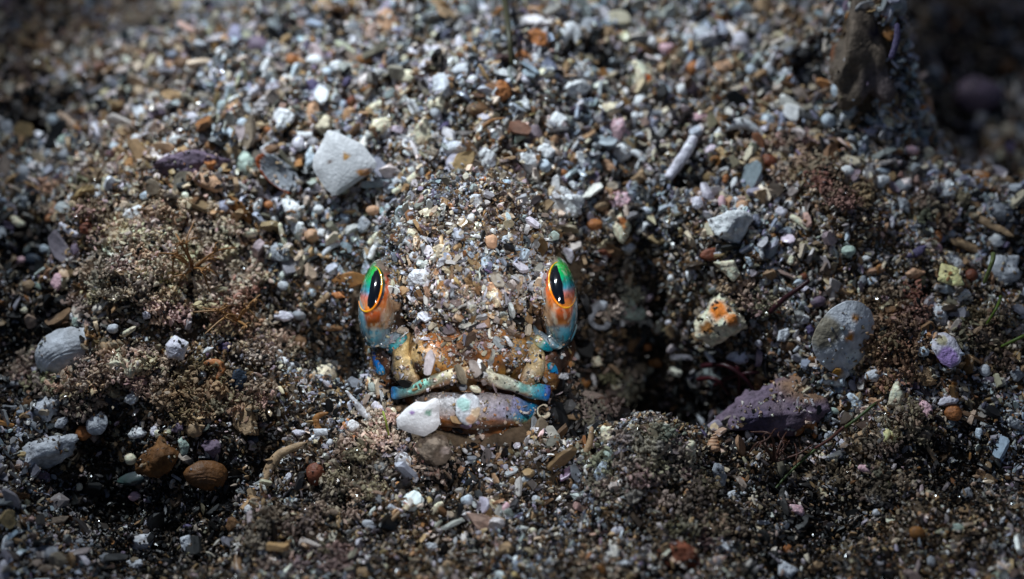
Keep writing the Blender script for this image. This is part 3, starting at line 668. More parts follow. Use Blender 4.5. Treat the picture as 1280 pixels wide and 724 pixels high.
add(364,262,24,38,0,'lump','W','knobbly white lump below the big white fragment')
add(374,286,20,20,0,'chip','W','heart-shaped white chip under the knobbly white lump')
add(302,262,44,15,-56,'chip','A','amber-brown blade in the left gravel')
add(240,206,84,32,6,'lump','U','dark purple encrusted slab in the upper left', lift=.05)
add(264,230,44,22,-26,'chip','E','salmon-brown shell flake under the dark purple slab')
add(291,139,22,28,-30,'chip','E','peach wedge-shaped shard in the upper left')
add(199,152,30,20,55,'curl','U','dark wine-purple curved shard in the upper left')
add(172,28,96,40,30,'lump','Q','large blurred grey-brown slab in the top left corner')
add(1080,80,70,120,6,'lump','Q','large blurred tan rock at the top right', lift=-.1, craggy=2.6, stains=[(-.40,.2,.12,(130,80,52)),(.1,-.3,.3,(120,105,104)),(.1,.35,.12,(50,44,60))])
add(1140,90,36,90,-8,'lump','Q','narrow blurred slab between the tan rock and the black hollow', lift=-.1, craggy=2.2)
add(1104,60,44,8,80,'rod','V','thin violet strip on the blurred tan rock', lift=.5)
add(483,28,26,36,-15,'chip','E','salmon-pink blurred flake at the top edge')
add(673,51,42,22,-22,'lump','O','ochre-orange crust near the top centre')
add(712,56,30,30,0,'curl','W','white horseshoe-shaped shell near the top centre')
add(804,99,44,26,-58,'oval','C','cream oval shell with an orange spot', ribs=0, stains=[(.03,.0,.06,(215,110,40))])
add(762,137,42,21,5,'lump','C','wide cream two-lobed lump above the pink wedge')
add(771,164,20,30,0,'chip','K','salmon-pink wedge chip under the cream two-lobed lump', poly=[(-1,.8),(.8,1),(1,.2),(.2,-1),(-.3,-.8)])
add(697,154,28,28,0,'chip','W','bright white pentagon chip above the fish head', poly=[(-1,-.9),(-.9,.2),(-.1,1),(1,.2),(.9,-.7)])
add(629,116,22,30,0,'chip','O','orange and white shard at the top centre')
add(925,167,66,20,-6,'curl','W','white bridge-shaped shell in the upper right')
add(916,283,54,36,-10,'lump','W','broad white crust in the right centre')
add(735,33,30,22,-12,'chip','B','blurred blue-grey chip with an orange tip at the top')
add(875,48,38,24,0,'peb','P','blurred pale grey pebble at the top right centre')
add(953,15,26,44,-8,'lump','T','blurred tan stone at the top edge')
add(785,383,40,32,-30,'lump','H','greenish grey shell wreck right of the fish eye')
add(750,396,34,36,0,'ring','G','large grey ring-shaped worm tube right of the eye')
add(512,226,50,10,38,'rod','C','cream rod of the pair above the left eye', lift=.08)
add(497,229,38,10,38,'rod','P','grey rod of the pair above the left eye', lift=.04)
add(528,167,24,34,0,'lump','C','cream knobbed lump right of the big white fragment')
add(508,178,26,13,-30,'oval','W','white cup-shaped shell beside the cream knobbed lump', dome=-.2)
add(661,205,27,30,-50,'lump','W','white kidney-shaped lump above the right side of the head')
add(1052,250,48,30,0,'lump','N','brown furry-looking lump in the right gravel')
add(1144,317,36,13,30,'chip','V','dark violet-blue mussel shard in the right gravel')
add(310,206,24,36,10,'chip','H','sea-green translucent shard left of the mussel half')
add(310,527,36,46,20,'lump','T','tan rubble block in the lower left centre')
add(632,687,32,19,0,'lump','T','tan lump near the bottom centre')
add(584,624,14,14,0,'peb','S','round pale blue pebble below the fish')
add(983,708,25,24,0,'chip','P','pale triangular chip at the bottom right', poly=[(-.9,1),(1,-.2),(.1,-1),(-1,-.8)])
add(182,679,34,24,0,'lump','P','pale grey lump near the bottom left')
add(847,696,50,32,0,'lump','R','dark red-brown lump at the bottom right of centre')
add(396,592,22,26,0,'peb','R','glossy rust-brown pebble right of the arched tan rib')

add(579,484,9,9,0,'peb','G','tiny grey pebble in the parting of the lips', c=2.99)
add(594,486,14,8,-25,'peb','C','tiny cream pebble in the parting of the lips', c=2.99)
add(600,456,9,17,10,'chip','W','slim white chip standing on the fish snout', c=3.02)
add(603,469,13,10,0,'lump','W','small white crumb on the middle of the upper lip', c=3.02)
add(636,427,20,6,-55,'chip','W','thin white sliver lying on the right side of the fish snout', c=2.98)
add(573,470,18,10,20,'lump','T','small tan crumb on the middle of the upper lip', c=2.98)
# the many smaller pieces; labels come from what lies next to them -------------------------------
SMALL = """142 79 13 14 0 peb L;193 53 26 12 25 chip B;202 80 9 18 5 chip W;100 86 20 12 60 chip P;70 99 14 9 0 chip B;73 114 28 15 5 lump Q;20 34 16 10 10 peb B;45 32 28 14 50 chip T;108 57 32 8 25 rod Q;187 116 24 7 -3 rod E
228 42 34 20 40 curl B;250 56 20 10 0 chip P;283 51 12 9 0 peb O;275 67 8 12 0 peb W;332 88 28 9 72 rod W;380 51 40 9 48 rod L;405 12 24 26 0 peb T;394 77 20 14 0 peb W;410 92 12 12 0 peb S;356 101 20 9 75 chip W;313 44 14 6 75 rod C;322 57 26 20 -10 peb U;318 116 30 8 35 rod L;368 76 17 15 0 peb O;289 97 8 8 0 peb R;230 82 20 18 0 peb N;421 85 20 15 0 chip W
532 82 26 13 62 chip L;489 8 13 13 0 peb S;462 20 15 10 0 peb B;442 34 15 11 0 peb B;483 78 22 12 68 chip E;455 75 25 12 0 peb A;460 112 27 11 25 chip A;434 104 17 9 50 chip V;544 45 10 10 0 peb C;536 26 28 9 32 rod G;603 12 23 11 -10 chip L;596 54 11 12 0 peb F;577 88 22 17 0 lump P;629 93 21 15 -12 chip W;591 101 11 10 0 peb W;511 97 17 18 0 peb C;552 112 30 36 10 lump P;621 48 8 8 0 peb W
671 73 24 9 80 rod W;727 92 34 25 -20 lump W;721 111 26 21 0 lump W;677 95 27 17 10 lump C;656 99 17 13 -45 chip L;760 94 27 13 8 chip S;815 54 13 12 0 peb W;833 62 18 15 0 peb K;822 77 15 12 -30 peb W;835 113 28 9 -46 rod S;760 43 22 20 0 lump T;851 114 14 14 0 peb W;653 70 15 13 0 peb O
924 54 23 23 0 peb L;900 26 24 14 65 peb A;865 86 18 14 45 peb O;979 95 28 15 -58 chip P;907 86 25 19 0 lump E;955 40 13 12 0 peb G;889 28 30 10 65 rod U;1043 114 10 16 0 peb S;1053 116 10 15 0 peb W;984 66 14 12 30 chip B;967 63 10 10 0 peb P;960 88 12 16 0 peb P;937 88 12 12 0 peb S
1260 88 20 22 0 peb N;1199 93 13 12 0 peb L;1122 10 18 22 0 peb B;12 164 22 28 0 chip B;68 152 13 14 0 peb S;72 168 12 12 0 peb G;80 178 18 12 45 peb H;85 195 18 12 40 peb B;122 168 20 28 0 lump L;178 142 36 15 -68 chip P;173 176 12 12 0 peb W;146 187 14 12 0 peb S;90 214 44 11 20 rod G;124 198 16 6 78 rod C;108 233 14 8 65 chip W;135 233 18 7 80 rod C;125 238 13 8 35 chip W;42 203 14 11 0 peb S;35 218 20 22 0 peb G;63 196 14 16 0 peb G
244 151 19 18 0 chip L;305 156 14 13 0 peb S;282 173 28 16 -40 curl S;357 149 30 32 0 lump W;391 141 19 32 0 lump E;379 168 25 8 -3 rod W;374 181 14 17 0 peb L;389 199 28 14 70 lump S;408 160 22 26 0 lump C;333 183 28 8 32 rod P;335 163 11 7 0 peb O;265 183 13 12 0 peb A;393 239 22 9 5 chip L;221 178 14 16 0 lump W;262 206 18 15 0 lump O
440 128 12 13 0 peb R;470 135 28 13 35 chip C;517 136 28 12 -62 lump W;477 159 40 22 30 chip C;556 158 20 8 45 chip V;548 131 22 24 0 lump C;567 187 38 16 5 oval P;609 196 19 24 0 lump W;587 218 36 16 -42 curl K;629 233 15 6 -25 chip A;545 226 17 13 0 peb E;598 138 26 16 0 peb N;545 141 12 14 0 peb P;577 176 10 8 0 peb O
682 190 25 20 0 chip W;681 208 15 15 0 peb S;727 199 21 28 0 lump W;801 129 25 17 -20 chip W;778 193 21 21 0 lump W;793 200 24 15 -70 curl W;823 190 26 8 44 curl C;762 210 22 12 -50 lump E;704 217 10 10 0 peb O;740 228 7 7 0 peb O;799 223 20 17 0 lump T;754 179 26 16 80 lump Q;815 143 32 13 5 lump P;794 146 11 10 0 peb W;656 130 22 14 -60 chip W;715 231 14 9 -50 chip W;706 240 18 11 -20 chip W;655 152 9 8 0 peb C;648 173 14 14 0 lump H
897 172 20 13 0 lump C;872 150 25 15 5 lump K;958 153 17 18 0 peb S;935 135 30 12 62 chip L;973 163 14 8 65 chip S;1000 166 16 8 -55 rod C;961 202 20 14 -28 peb R;893 203 14 14 0 ring A;906 224 16 8 70 chip O;916 229 18 8 72 chip W;988 199 14 10 -60 chip W;1057 142 26 17 65 chip P;1034 152 17 14 -30 peb S;1021 129 17 9 -35 chip H;1055 218 17 13 0 peb W;1043 178 15 10 0 peb N;1063 174 16 8 -15 chip P;904 212 15 7 5 chip W;944 208 22 24 30 oval T
1100 228 24 15 36 chip W;1127 233 23 18 0 chip B;1158 195 15 19 0 peb C;1169 201 9 10 0 peb C;1257 231 18 17 0 peb T;1207 180 20 12 0 peb P;1261 185 13 20 0 chip V;1247 190 10 18 0 chip C;1138 188 17 10 -15 peb K;1198 222 9 12 0 peb L;1166 214 32 8 -10 rod P;1210 232 29 9 -12 rod L;1108 153 13 10 -20 peb C;1100 142 9 9 0 peb W;1184 231 11 11 0 peb W;1102 214 20 8 -5 chip S;1274 160 11 15 0 peb B
4 292 34 14 -72 chip B;24 277 22 12 -35 chip C;95 250 12 12 0 peb W;65 274 10 10 0 peb O;93 288 28 8 -32 rod L;187 247 17 10 25 chip S;198 260 27 10 36 chip U;135 301 16 9 52 chip O;182 290 19 8 80 chip W;193 281 15 12 0 lump R;153 278 12 22 0 peb N;74 353 18 24 5 chip K;58 311 14 12 20 chip S;75 308 13 12 0 peb W;25 325 17 9 0 peb K;43 325 20 14 0 peb F;98 313 11 17 0 chip U;38 357 15 12 0 peb T;114 287 18 18 0 chip R;122 253 26 10 60 chip P
323 260 24 11 68 chip W;338 257 13 10 0 peb O;402 291 13 13 0 chip W;344 275 9 12 0 peb W;391 295 17 15 0 peb E;324 332 13 13 0 ring A;415 312 25 6 34 rod P;379 332 28 8 62 rod C;356 357 13 11 0 peb P;399 262 12 10 0 peb W;222 272 28 20 0 lump E;263 346 13 12 0 lump W;314 292 21 10 3 oval C;238 289 11 11 0 peb W
551 314 28 19 0 lump C;516 292 15 13 0 peb C;550 250 11 15 0 chip V;530 257 10 8 0 peb L;472 298 26 7 34 rod C;469 313 26 8 60 rod W;455 281 19 20 0 chip B;595 251 15 15 0 peb P;541 269 38 18 5 lump C;537 282 15 7 0 chip E;538 289 30 5 -25 rod U;581 321 22 7 82 curl W;570 355 19 13 0 chip L;612 359 22 12 0 lump E;634 300 14 12 0 peb S;589 273 11 10 0 peb W;467 264 16 12 0 peb E;535 245 14 14 0 peb C
777 250 36 22 0 lump K;743 281 20 13 0 peb O;752 257 21 13 15 oval T;805 283 17 7 62 chip W;730 325 17 6 -78 chip T;756 317 24 8 -25 chip R;711 320 24 14 -60 chip L;840 347 8 8 0 peb W;785 310 15 11 0 peb P;870 256 15 21 0 chip L;927 259 15 15 0 peb E;998 279 28 8 -40 rod C;901 253 9 15 0 peb K;965 296 9 7 0 peb A;950 317 17 7 -75 chip W;987 326 13 9 80 chip C;997 352 17 6 20 chip S;1003 346 9 8 0 peb R;975 266 15 13 0 peb L;985 256 11 10 0 peb W;1054 298 15 7 75 chip S;1058 315 17 15 0 peb H;935 327 15 8 -60 chip S
1243 300 18 16 0 peb W;1208 309 48 12 -19 chip T;1150 303 38 7 -2 rod C;1138 342 29 17 10 chip E;1110 279 19 9 85 chip L;1101 287 13 6 70 chip E;1126 258 24 18 -70 chip B;1171 311 9 10 0 peb K;1081 323 13 7 0 chip W;1088 352 11 10 0 peb S;1077 350 9 11 0 peb B;1157 255 17 8 85 chip C;1170 295 11 15 0 peb O;1194 275 14 6 -10 chip W;1187 293 11 10 0 peb P
28 470 24 13 -28 chip P;145 454 42 26 0 lump C;172 458 26 28 0 lump C;186 394 11 11 0 chip L;165 369 10 6 10 peb W;151 372 11 7 20 peb C;33 388 11 9 0 chip C;45 463 11 10 0 peb L;82 473 26 10 15 lump T;93 396 9 9 0 peb W;146 410 14 11 0 peb P;97 403 14 12 0 lump H
263 438 15 8 35 chip W;283 436 17 13 0 lump V;288 415 21 14 0 lump W;244 456 10 9 0 peb W;258 469 8 11 0 peb W;348 449 11 16 0 peb W;353 455 16 10 0 peb W;364 461 12 10 0 peb P;353 462 9 7 20 peb C;301 475 30 26 0 lump F;322 448 28 24 -60 oval T;391 366 9 10 0 peb S;404 375 24 7 42 rod T;425 369 20 9 -15 chip O;357 395 24 14 0 chip L;376 393 16 11 0 peb B;418 409 22 9 0 lump N;374 469 8 11 0 peb C;271 462 26 16 -60 curl O;377 428 18 17 0 lump N;232 385 10 11 0 peb D;249 395 8 8 0 peb D;270 353 10 9 0 peb D;218 281 11 9 0 peb D;122 334 7 8 0 peb D;171 341 9 11 0 peb D
745 451 17 14 0 lump C;809 434 9 9 0 peb O;820 453 17 11 0 peb A;766 478 12 15 0 ring C;803 471 11 6 -60 chip S;742 474 18 6 -70 chip W;764 460 17 6 -42 rod T;731 478 12 12 0 peb A;775 404 6 7 0 peb W;837 402 7 6 0 peb L;705 470 15 9 0 lump P
918 394 19 16 0 ring W;907 381 24 16 0 lump W;901 416 15 15 0 ring P;978 419 20 17 60 chip P;922 447 28 17 0 oval L;947 429 8 8 0 peb L;1004 399 14 12 0 lump W;1012 413 20 10 -60 chip V;983 431 17 14 0 peb N;890 447 24 6 -50 rod W;957 467 15 8 -40 chip C;996 434 15 4 45 rod P;993 473 15 6 10 chip W;1016 449 14 9 0 peb A;939 381 14 6 40 chip H;920 420 15 4 -60 rod C;1021 377 18 12 10 peb U
1172 396 18 26 0 lump P;1117 419 34 9 8 chip B;1089 403 15 13 0 chip C;1127 441 18 6 -78 rod A;1150 440 19 13 0 chip S;1093 470 27 17 0 oval P;1120 479 14 13 0 chip S;1103 375 15 9 -75 chip K;1198 368 23 17 0 lump W;1204 432 9 10 0 peb W;1242 427 15 6 -70 chip A;1268 468 20 20 0 chip B;1229 463 13 14 0 peb P;1112 391 28 22 0 lump N;1228 420 46 24 0 lump Q;1155 470 27 19 -20 lump T;1178 363 13 9 0 peb S;1195 407 14 10 -60 chip K
79 528 22 13 35 chip P;176 540 25 15 10 chip W;199 538 12 14 0 chip L;204 543 10 11 60 peb C;168 572 14 13 0 peb C;36 505 32 15 55 lump N;44 530 30 8 -38 rod G;33 547 13 15 0 ring P;15 487 42 7 10 rod G;52 596 22 12 0 lump U;168 497 18 13 30 lump W;15 510 18 7 0 rod G
245 537 19 18 0 peb T;228 535 20 15 45 chip U;404 527 26 14 70 curl A;400 540 22 9 3 rod P;255 511 7 7 0 peb W;263 504 8 8 0 peb O;413 553 9 9 0 peb P;421 553 7 11 0 peb C;318 548 13 9 -10 peb F;270 560 26 22 0 lump U;364 597 13 8 60 chip L;443 532 17 15 0 chip W;491 515 10 11 0 peb C;499 511 7 7 0 peb T;503 572 17 14 0 oval P;511 577 16 9 80 chip W;443 548 9 9 0 peb O;582 563 9 6 -50 chip W;584 578 18 6 40 chip P;577 586 12 9 60 chip E
668 538 11 9 -20 peb W;761 569 14 14 0 peb H;657 598 15 7 28 peb S;779 534 9 8 0 peb S;789 535 9 7 80 peb W;755 503 26 7 -62 rod A;646 556 11 8 15 chip L;783 588 13 8 -45 chip L;843 573 9 6 -40 peb C;843 547 7 8 0 peb O;998 498 24 10 -58 chip P;878 545 14 8 -45 chip V;878 526 20 8 -58 chip P;1039 543 8 11 0 ring P;978 550 9 8 0 peb O;942 581 5 6 0 peb W;1041 513 14 7 -15 peb H;1051 553 8 11 0 chip L;1047 601 14 11 0 oval P
1182 500 23 17 20 lump L;1221 541 12 16 0 chip S;1266 528 26 14 -38 chip B;1074 553 26 26 0 lump T;1150 547 24 18 0 lump Q;1160 568 22 6 -62 rod T;1095 580 9 8 0 peb T;1185 575 11 8 10 lump P;1163 532 9 8 0 peb O;1131 560 10 4 -60 chip W
171 704 23 16 -10 chip P;135 697 18 17 0 chip G;235 677 20 22 0 chip P;238 659 10 6 0 peb V;100 677 22 9 0 peb G;76 651 23 14 0 lump Q;175 619 15 11 0 peb K;315 638 18 15 -40 chip W;296 656 18 19 0 lump N;400 664 40 8 32 chip T;101 608 8 9 0 peb C;12 680 18 8 40 chip G;500 648 52 5 42 rod T;462 654 16 10 -10 peb P;547 635 20 7 42 rod C;540 682 19 11 0 chip P;770 664 15 10 10 peb L;779 706 22 9 0 chip P;751 713 18 11 -60 chip A;636 646 8 11 0 peb P;665 664 10 9 0 peb C;455 715 28 15 0 lump T;632 634 11 14 0 peb K;669 623 8 8 0 peb P
913 621 30 13 32 chip P;993 636 23 18 -15 chip K;950 654 20 8 -3 chip P;978 658 12 9 60 peb W;981 689 11 12 0 peb O;903 685 28 20 0 lump P;1141 666 18 16 0 peb A;1204 619 19 16 0 chip G;1249 651 16 6 60 chip P;1192 662 15 10 0 peb H;1160 703 12 16 0 chip B;1057 680 30 9 45 chip Q;1263 626 7 10 0 peb S;985 606 12 8 40 chip P;1094 640 9 9 0 peb P;1015 710 20 12 10 lump T;925 600 12 8 0 peb O;1106 607 10 9 0 peb Y;1120 600 9 8 0 peb A;870 640 14 10 0 lump T;330 690 16 10 0 lump G;60 710 18 10 0 peb Q;690 705 14 10 0 peb G;560 705 12 9 0 peb T"""
for line in SMALL.replace('\n', ';').split(';'):
    a = line.split()
    if a: add(float(a[0]), float(a[1]), float(a[2]), float(a[3]), float(a[4]), a[5], a[6])

# labels for the small ones: colour, size, form and what lies next to them
LAND = [i for i in ITEMS if i['label']]
SHORT = {}
for i in LAND:
    t = i['label']
    for cut in (' in the ',' at the ',' near the ',' left ',' right ',' with ',' above ',' below ',' under ',' beside ',' touching ',' covering ',' leaning ',' standing ',' lying ',' against ',' on the ',' by the ',' of the pair ',' stuck ',' across ',' just '):
        p = t.find(cut)
        if p > 8: t = t[:p]
    SHORT[id(i)] = t
cnt = {}
for t in SHORT.values(): cnt[t] = cnt.get(t, 0)+1
LAND = [i for i in LAND if cnt[SHORT[id(i)]] == 1]
EXTRA = [(474,379,"fish's left-hand eye"),(697,376,"fish's right-hand eye"),(590,500,"fish's mouth")]
def rel(dx, dy):
    ax, ay = abs(dx), abs(dy)
    if ax > 2.2*ay: return 'to the left of' if dx < 0 else 'to the right of'
    if ay > 2.2*ax: return 'above' if dy < 0 else 'below'
    return ('above left of' if dx < 0 else 'above right of') if dy < 0 else ('below left of' if dx < 0 else 'below right of')
used = {i['label'] for i in ITEMS if i['label']}
anchors = [(i['px'], i['py'], SHORT[id(i)]) for i in LAND]+EXTRA
for i in ITEMS:
    if i['label']: continue
    cw = PAL[i['code']][1]; sz = max(i['w'], i['h']); sw = 'tiny' if sz < 11 else ('small' if sz < 18 else ('medium' if sz < 28 else 'long' if i['kind'] in ('rod', 'curl') else 'broad'))
    form = KIND[i['kind']][2]; near = sorted(anchors, key=lambda a: (a[0]-i['px'])**2+(a[1]-i['py'])**2)
    done = None
    for a in near[:3]:
        d = math.hypot(a[0]-i['px'], a[1]-i['py']); pre = 'just ' if d < 38 else ''
        t = f"{sw} {cw} {form} {pre}{rel(i['px']-a[0], i['py']-a[1])} the {a[2]}"
        if len(t.split()) > 16: t = t.replace('just ', '').replace('to the left of', 'left of').replace('to the right of', 'right of')
        if t not in used and len(t.split()) <= 16: done = t; break
    if done is None:
        done = f"{cw} {form} between the {near[0][2]} and the {near[1][2]}"
        if done in used: done = f"{sw} {cw} {form} near the {near[0][2]} and the {near[2][2]}"
    used.add(done); i['label'] = done

for n_, i in enumerate(ITEMS):
    r = np.random.default_rng(1000+n_); k = i['k']; kind = i['kind']
    col = PAL[i['code']][0]; name, cat, _ = KIND[kind]
    M, sc_ = frame(i['px'], i['py'], i['ang'], k.get('tilt', .30 if kind in ('chip', 'oval') else .15), r, k.get('lift', .03)+{'lump': .12, 'peb': .14, 'oval': .12, 'ring': .12}.get(kind, .20)*min(i['w'], i['h'])/100*(k.get('c') is None), .45 if kind in ('chip', 'oval') else .25, k.get('c'))
    kk = {q: v for q, v in k.items() if q in ('poly', 'th', 'dome', 'ridges', 'ribs', 'turns', 'stains', 'jag', 'clean', 'craggy')}
    w, h = i['w']*sc_*1.06, i['h']*sc_*1.06
    V, F, C, mt, sm_ = make(kind, w, h, r, col, **kk)
    if k.get('clean'): mt = M_clean; C = C*(.88 if n_ == 0 else 1.0)
    if k.get('mat') == 'nacre': mt = M_nacre; C = np.clip(C*0+lin((74,80,88))+.03*np.stack([fbm(V*5, 2, 1), fbm(V*5+9, 2, 2), fbm(V*5+19, 2, 3)], 1), .01, 1)
    if i['code'] in 'WCPSLYHK' and not k.get('clean'): C = np.clip(C*1.25, 0, .9)
    if k.get('rim'):
        q = np.hypot(V[:, 0]/(w/2), V[:, 1]/(h/2)); e = sstep(.80, .90, q)[:, None]*(V[:, 1] < h*.15)[:, None]; C = C*(1-e)+e*lin(k['rim'])
    if k.get('poly_drop'): V[:, 0] *= 1-.45*np.clip(-V[:, 1]/(h/2), 0, 1)
    if k.get('taper'): V[:, 1] *= np.clip(.35+.65*(V[:, 0]+w/2)/w*1.3, .2, 1)
    if kind == 'lump' and i['code'] == 'Q' and i['py'] < 200: C *= .9
    me = mesh_np(name, V, F, C, mt, sm_ if kind != 'chip' else False)
    o = obj(name, me, M=M); tag(o, i['label'], cat, 'loose '+cat+' pieces in the gravel')
    if k.get('hollow'):
        v, f = ICO[3]; v = v*np.array([w*.30, h*.30, .06]); v[:, 0] -= .01
        dm = obj('pearl', mesh_np('pearl', v, f, np.tile(lin((130,160,150)), (len(v), 1))*(1+.3*fbm(v*12, 2, 3))[:, None], M_nacre, True), o)
    W = V @ np.array(M.to_3x3()).T + np.array(M.translation)
    if max(i['w'], i['h']) > 11: SPOTS.append((np.array(M.to_3x3()), np.array(M.translation), max(w/2, .04), max(h/2, .04)))
    if max(i['w'], i['h']) > 26 and k.get('c') is None: COLLAR.append((M.translation[0], M.translation[1], .25*(w+h)))
    if max(i['w'], i['h']) > 20 and not i['k'].get('clean'): BIG.append((W, F))

# ---------------------------------------------------------------- weeds and hydroids
def tube_world(P, r0, r1, n=30, m=7, flat=1.):
    return local_sweep(P, lambda s: r0+(r1-r0)*s, n, m, flat, .05)
def ground_pts(pp, lift):
    out = []
    for (a, b), l in zip(pp, lift): q = hit_ground(a, b); q = q+TV*.12*max(0., float(PILE(q[0:1], q[1:2])[0])); out.append(q+np.array([0, 0, 1])*l*.6+TV*l*.6)
    return out
def weed(name, label, cat, strands, col, group=None):
    VV = []; FF = []; off = 0; CC = []
    for pp, lift, r0, r1, c in strands:
        v, f = tube_world(ground_pts(pp, lift), r0, r1); VV.append(v); FF.append(f+off); off += len(v)
        CC.append(np.tile(lin(c), (len(v), 1)))
    V = np.vstack(VV); V = V-V[0]; o = obj(name, mesh_np(name, V, np.vstack(FF), np.vstack(CC), M_weed, True), loc=VV[0][0]); tag(o, label, cat, group); return o
gr, rd, bn = (92,112,40), (52,12,20), (150,105,62)
weed('seagrass_blade', 'green and red-brown weed stalk lying right of the purple rock', 'seaweed', [([(1088,518),(1062,538),(1035,556),(1005,578),(980,600),(965,615)], [.35,.3,.25,.2,.15,.05], .018, .013, (70,84,38)), ([(1048,548),(1030,562),(1012,572)], [.34,.3,.26], .02, .016, (90,52,44))], gr)
weed('seagrass_blade', 'thin green filament in the right gravel', 'seaweed', [([(1247,375),(1236,395),(1228,412)], [.1,.2,.1], .02, .012, gr)], gr)
weed('seagrass_blade', 'green filament reaching in from the right edge', 'seaweed', [([(1285,425),(1265,434),(1245,441)], [.2,.25,.15], .026, .014, gr)], gr)
weed('seagrass_blade', 'tiny upright green thread beside the white flake', 'seaweed', [([(481,522),(485,535),(489,553)], [.2,.22,.05], .014, .010, (140,150,60))], gr)
weed('seagrass_blade', 'short green thread on the pale grey block', 'seaweed', [([(1229,338),(1226,352),(1222,366)], [.4,.42,.2], .03, .02, (110,120,70))], gr)
weed('seagrass_blade', 'blurred olive weed strand at the top centre', 'seaweed', [([(622,-12),(630,20),(636,60),(640,90)], [.3,.35,.3,.1], .045, .03, (60,56,34))], gr)
weed('red_seaweed', 'dark red weed stem right of the encrusted lump', 'seaweed', [([(958,397),(975,385),(990,377),(1006,366)], [.1,.2,.28,.3], .035, .025, rd)], rd)
weed('red_seaweed', 'tangle of dark red weed in the hollow above the purple rock', 'seaweed',
     [([(872,462),(900,470),(925,486),(945,500)], [.1,.3,.3,.1], .035, .02, rd), ([(880,490),(905,482),(930,478),(948,470)], [.05,.2,.25,.1], .03, .02, rd), ([(868,478),(890,485),(912,500)], [.1,.25,.1], .03, .02, (60,14,20)), ([(905,455),(918,475),(922,500)], [.1,.3,.1], .022, .02, (75,22,28))], rd)
def bush(name, label, px, py, n, spread, col, seed):
    r = np.random.default_rng(seed); S = []
    root = (px, py)
    for k in range(n):
        a = r.uniform(0, 2*math.pi); l = spread*r.uniform(.5, 1.1); mx, my = px+math.cos(a)*l*.5+r.uniform(-8, 8), py+math.sin(a)*l*.4+r.uniform(-8, 8)
        ex, ey = px+math.cos(a)*l, py+math.sin(a)*l*.8; h1 = r.uniform(.2, .45)
        S.append(([(px, py), (mx, my), (ex, ey)], [.08, h1, h1*r.uniform(.5, 1.2)], .017, .008, col))
        for q in range(3):
            bx, by = mx+r.uniform(-.3, .3)*l, my+r.uniform(-.3, .3)*l
            S.append(([(mx, my), ((mx+bx)/2+r.uniform(-4, 4), (my+by)/2), (bx, by)], [h1, h1*1.1, h1*.9], .010, .006, col))
    return weed(name, label, 'hydroid', S, col)
bush('hydroid', 'fine brown branching hydroid tuft above the lilac curled shell', 245, 340, 9, 60, bn, 3)
bush('hydroid', 'smaller tan hydroid tuft left of the fish', 300, 405, 7, 48, (165,120,75), 4)
bush('hydroid', 'red-brown branching tuft below the purple rock', 965, 580, 7, 45, (84,54,44), 5)

# ---------------------------------------------------------------- gravel, sand and dust
bv = []; bf = []; off = 0
for V, F in BIG: bv.append(V); bf.append(F+off); off += len(V)
PIECES = BVHTree.FromPolygons([tuple(v) for v in np.vstack(bv)], [tuple(int(q) for q in f) for f in np.vstack(bf)])
templ1 = [facet(ICO[1][0]*np.random.default_rng(s).uniform(.55, 1.3, (12, 1)), s, 4, .5, .95) for s in range(24)]
templ2 = [facet(ICO[2][0], 50+s, 10, .58, .92)*(1+.12*fbm(ICO[2][0]*2+s, 2, s))[:, None] for s in range(24)]
def shard(s):
    rr = np.random.default_rng(900+s); V = ICO[2][0].copy(); n = rr.integers(4, 7)
    for q in range(n):
        a = 2*math.pi*(q+rr.uniform(-.3, .3))/n; d = np.array([math.cos(a), math.sin(a), rr.uniform(-.15, .15)]); h = rr.uniform(.5, .85); t = V @ d; ov = t > h; V[ov] -= np.outer(t[ov]-h, d)
    V[:, 2] = np.clip(V[:, 2], -.35, .35)+.18*vnoise(V*1.7+s, 3); return V
templS = [shard(s) for s in range(24)]
templ0 = [OCT[0]*np.random.default_rng(s).uniform(.6, 1.3, (6, 1)) for s in range(12)]
def rand_rot(n, r):
    q = r.normal(size=(n, 4)); q /= np.linalg.norm(q, axis=1)[:, None]; w, x, y, z = q.T
    return np.stack([1-2*(y*y+z*z), 2*(x*y-z*w), 2*(x*z+y*w), 2*(x*y+z*w), 1-2*(x*x+z*z), 2*(y*z-x*w), 2*(x*z-y*w), 2*(y*z+x*w), 1-2*(x*x+y*y)], 1).reshape(n, 3, 3)
GP = np.array([lin(c) for c in [(222,224,230),(190,202,220),(166,176,194),(150,150,154),(212,196,172),(146,134,118),(190,150,104),(128,88,50),(190,122,56),(88,70,60),(58,56,60),(26,26,30),(14,15,18),(146,128,160),(214,172,160),(112,126,146)]])
W_WHITE = np.array([24,18,16,12,11,8,8,4,1,4,4,3.5,2,1.5,1.2,1.5], float)
W_BROWN = np.array([8,7,10,10,16,11,17,10,2.0,5,4,3,1.5,1.2,1.5,.8], float)
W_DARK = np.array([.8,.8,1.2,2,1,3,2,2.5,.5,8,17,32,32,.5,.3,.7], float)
lumw = np.array([.25, .6, .15])
GP = GP*.86+.14*np.outer(GP @ lumw, np.array([1.06, 1.0, .93]))
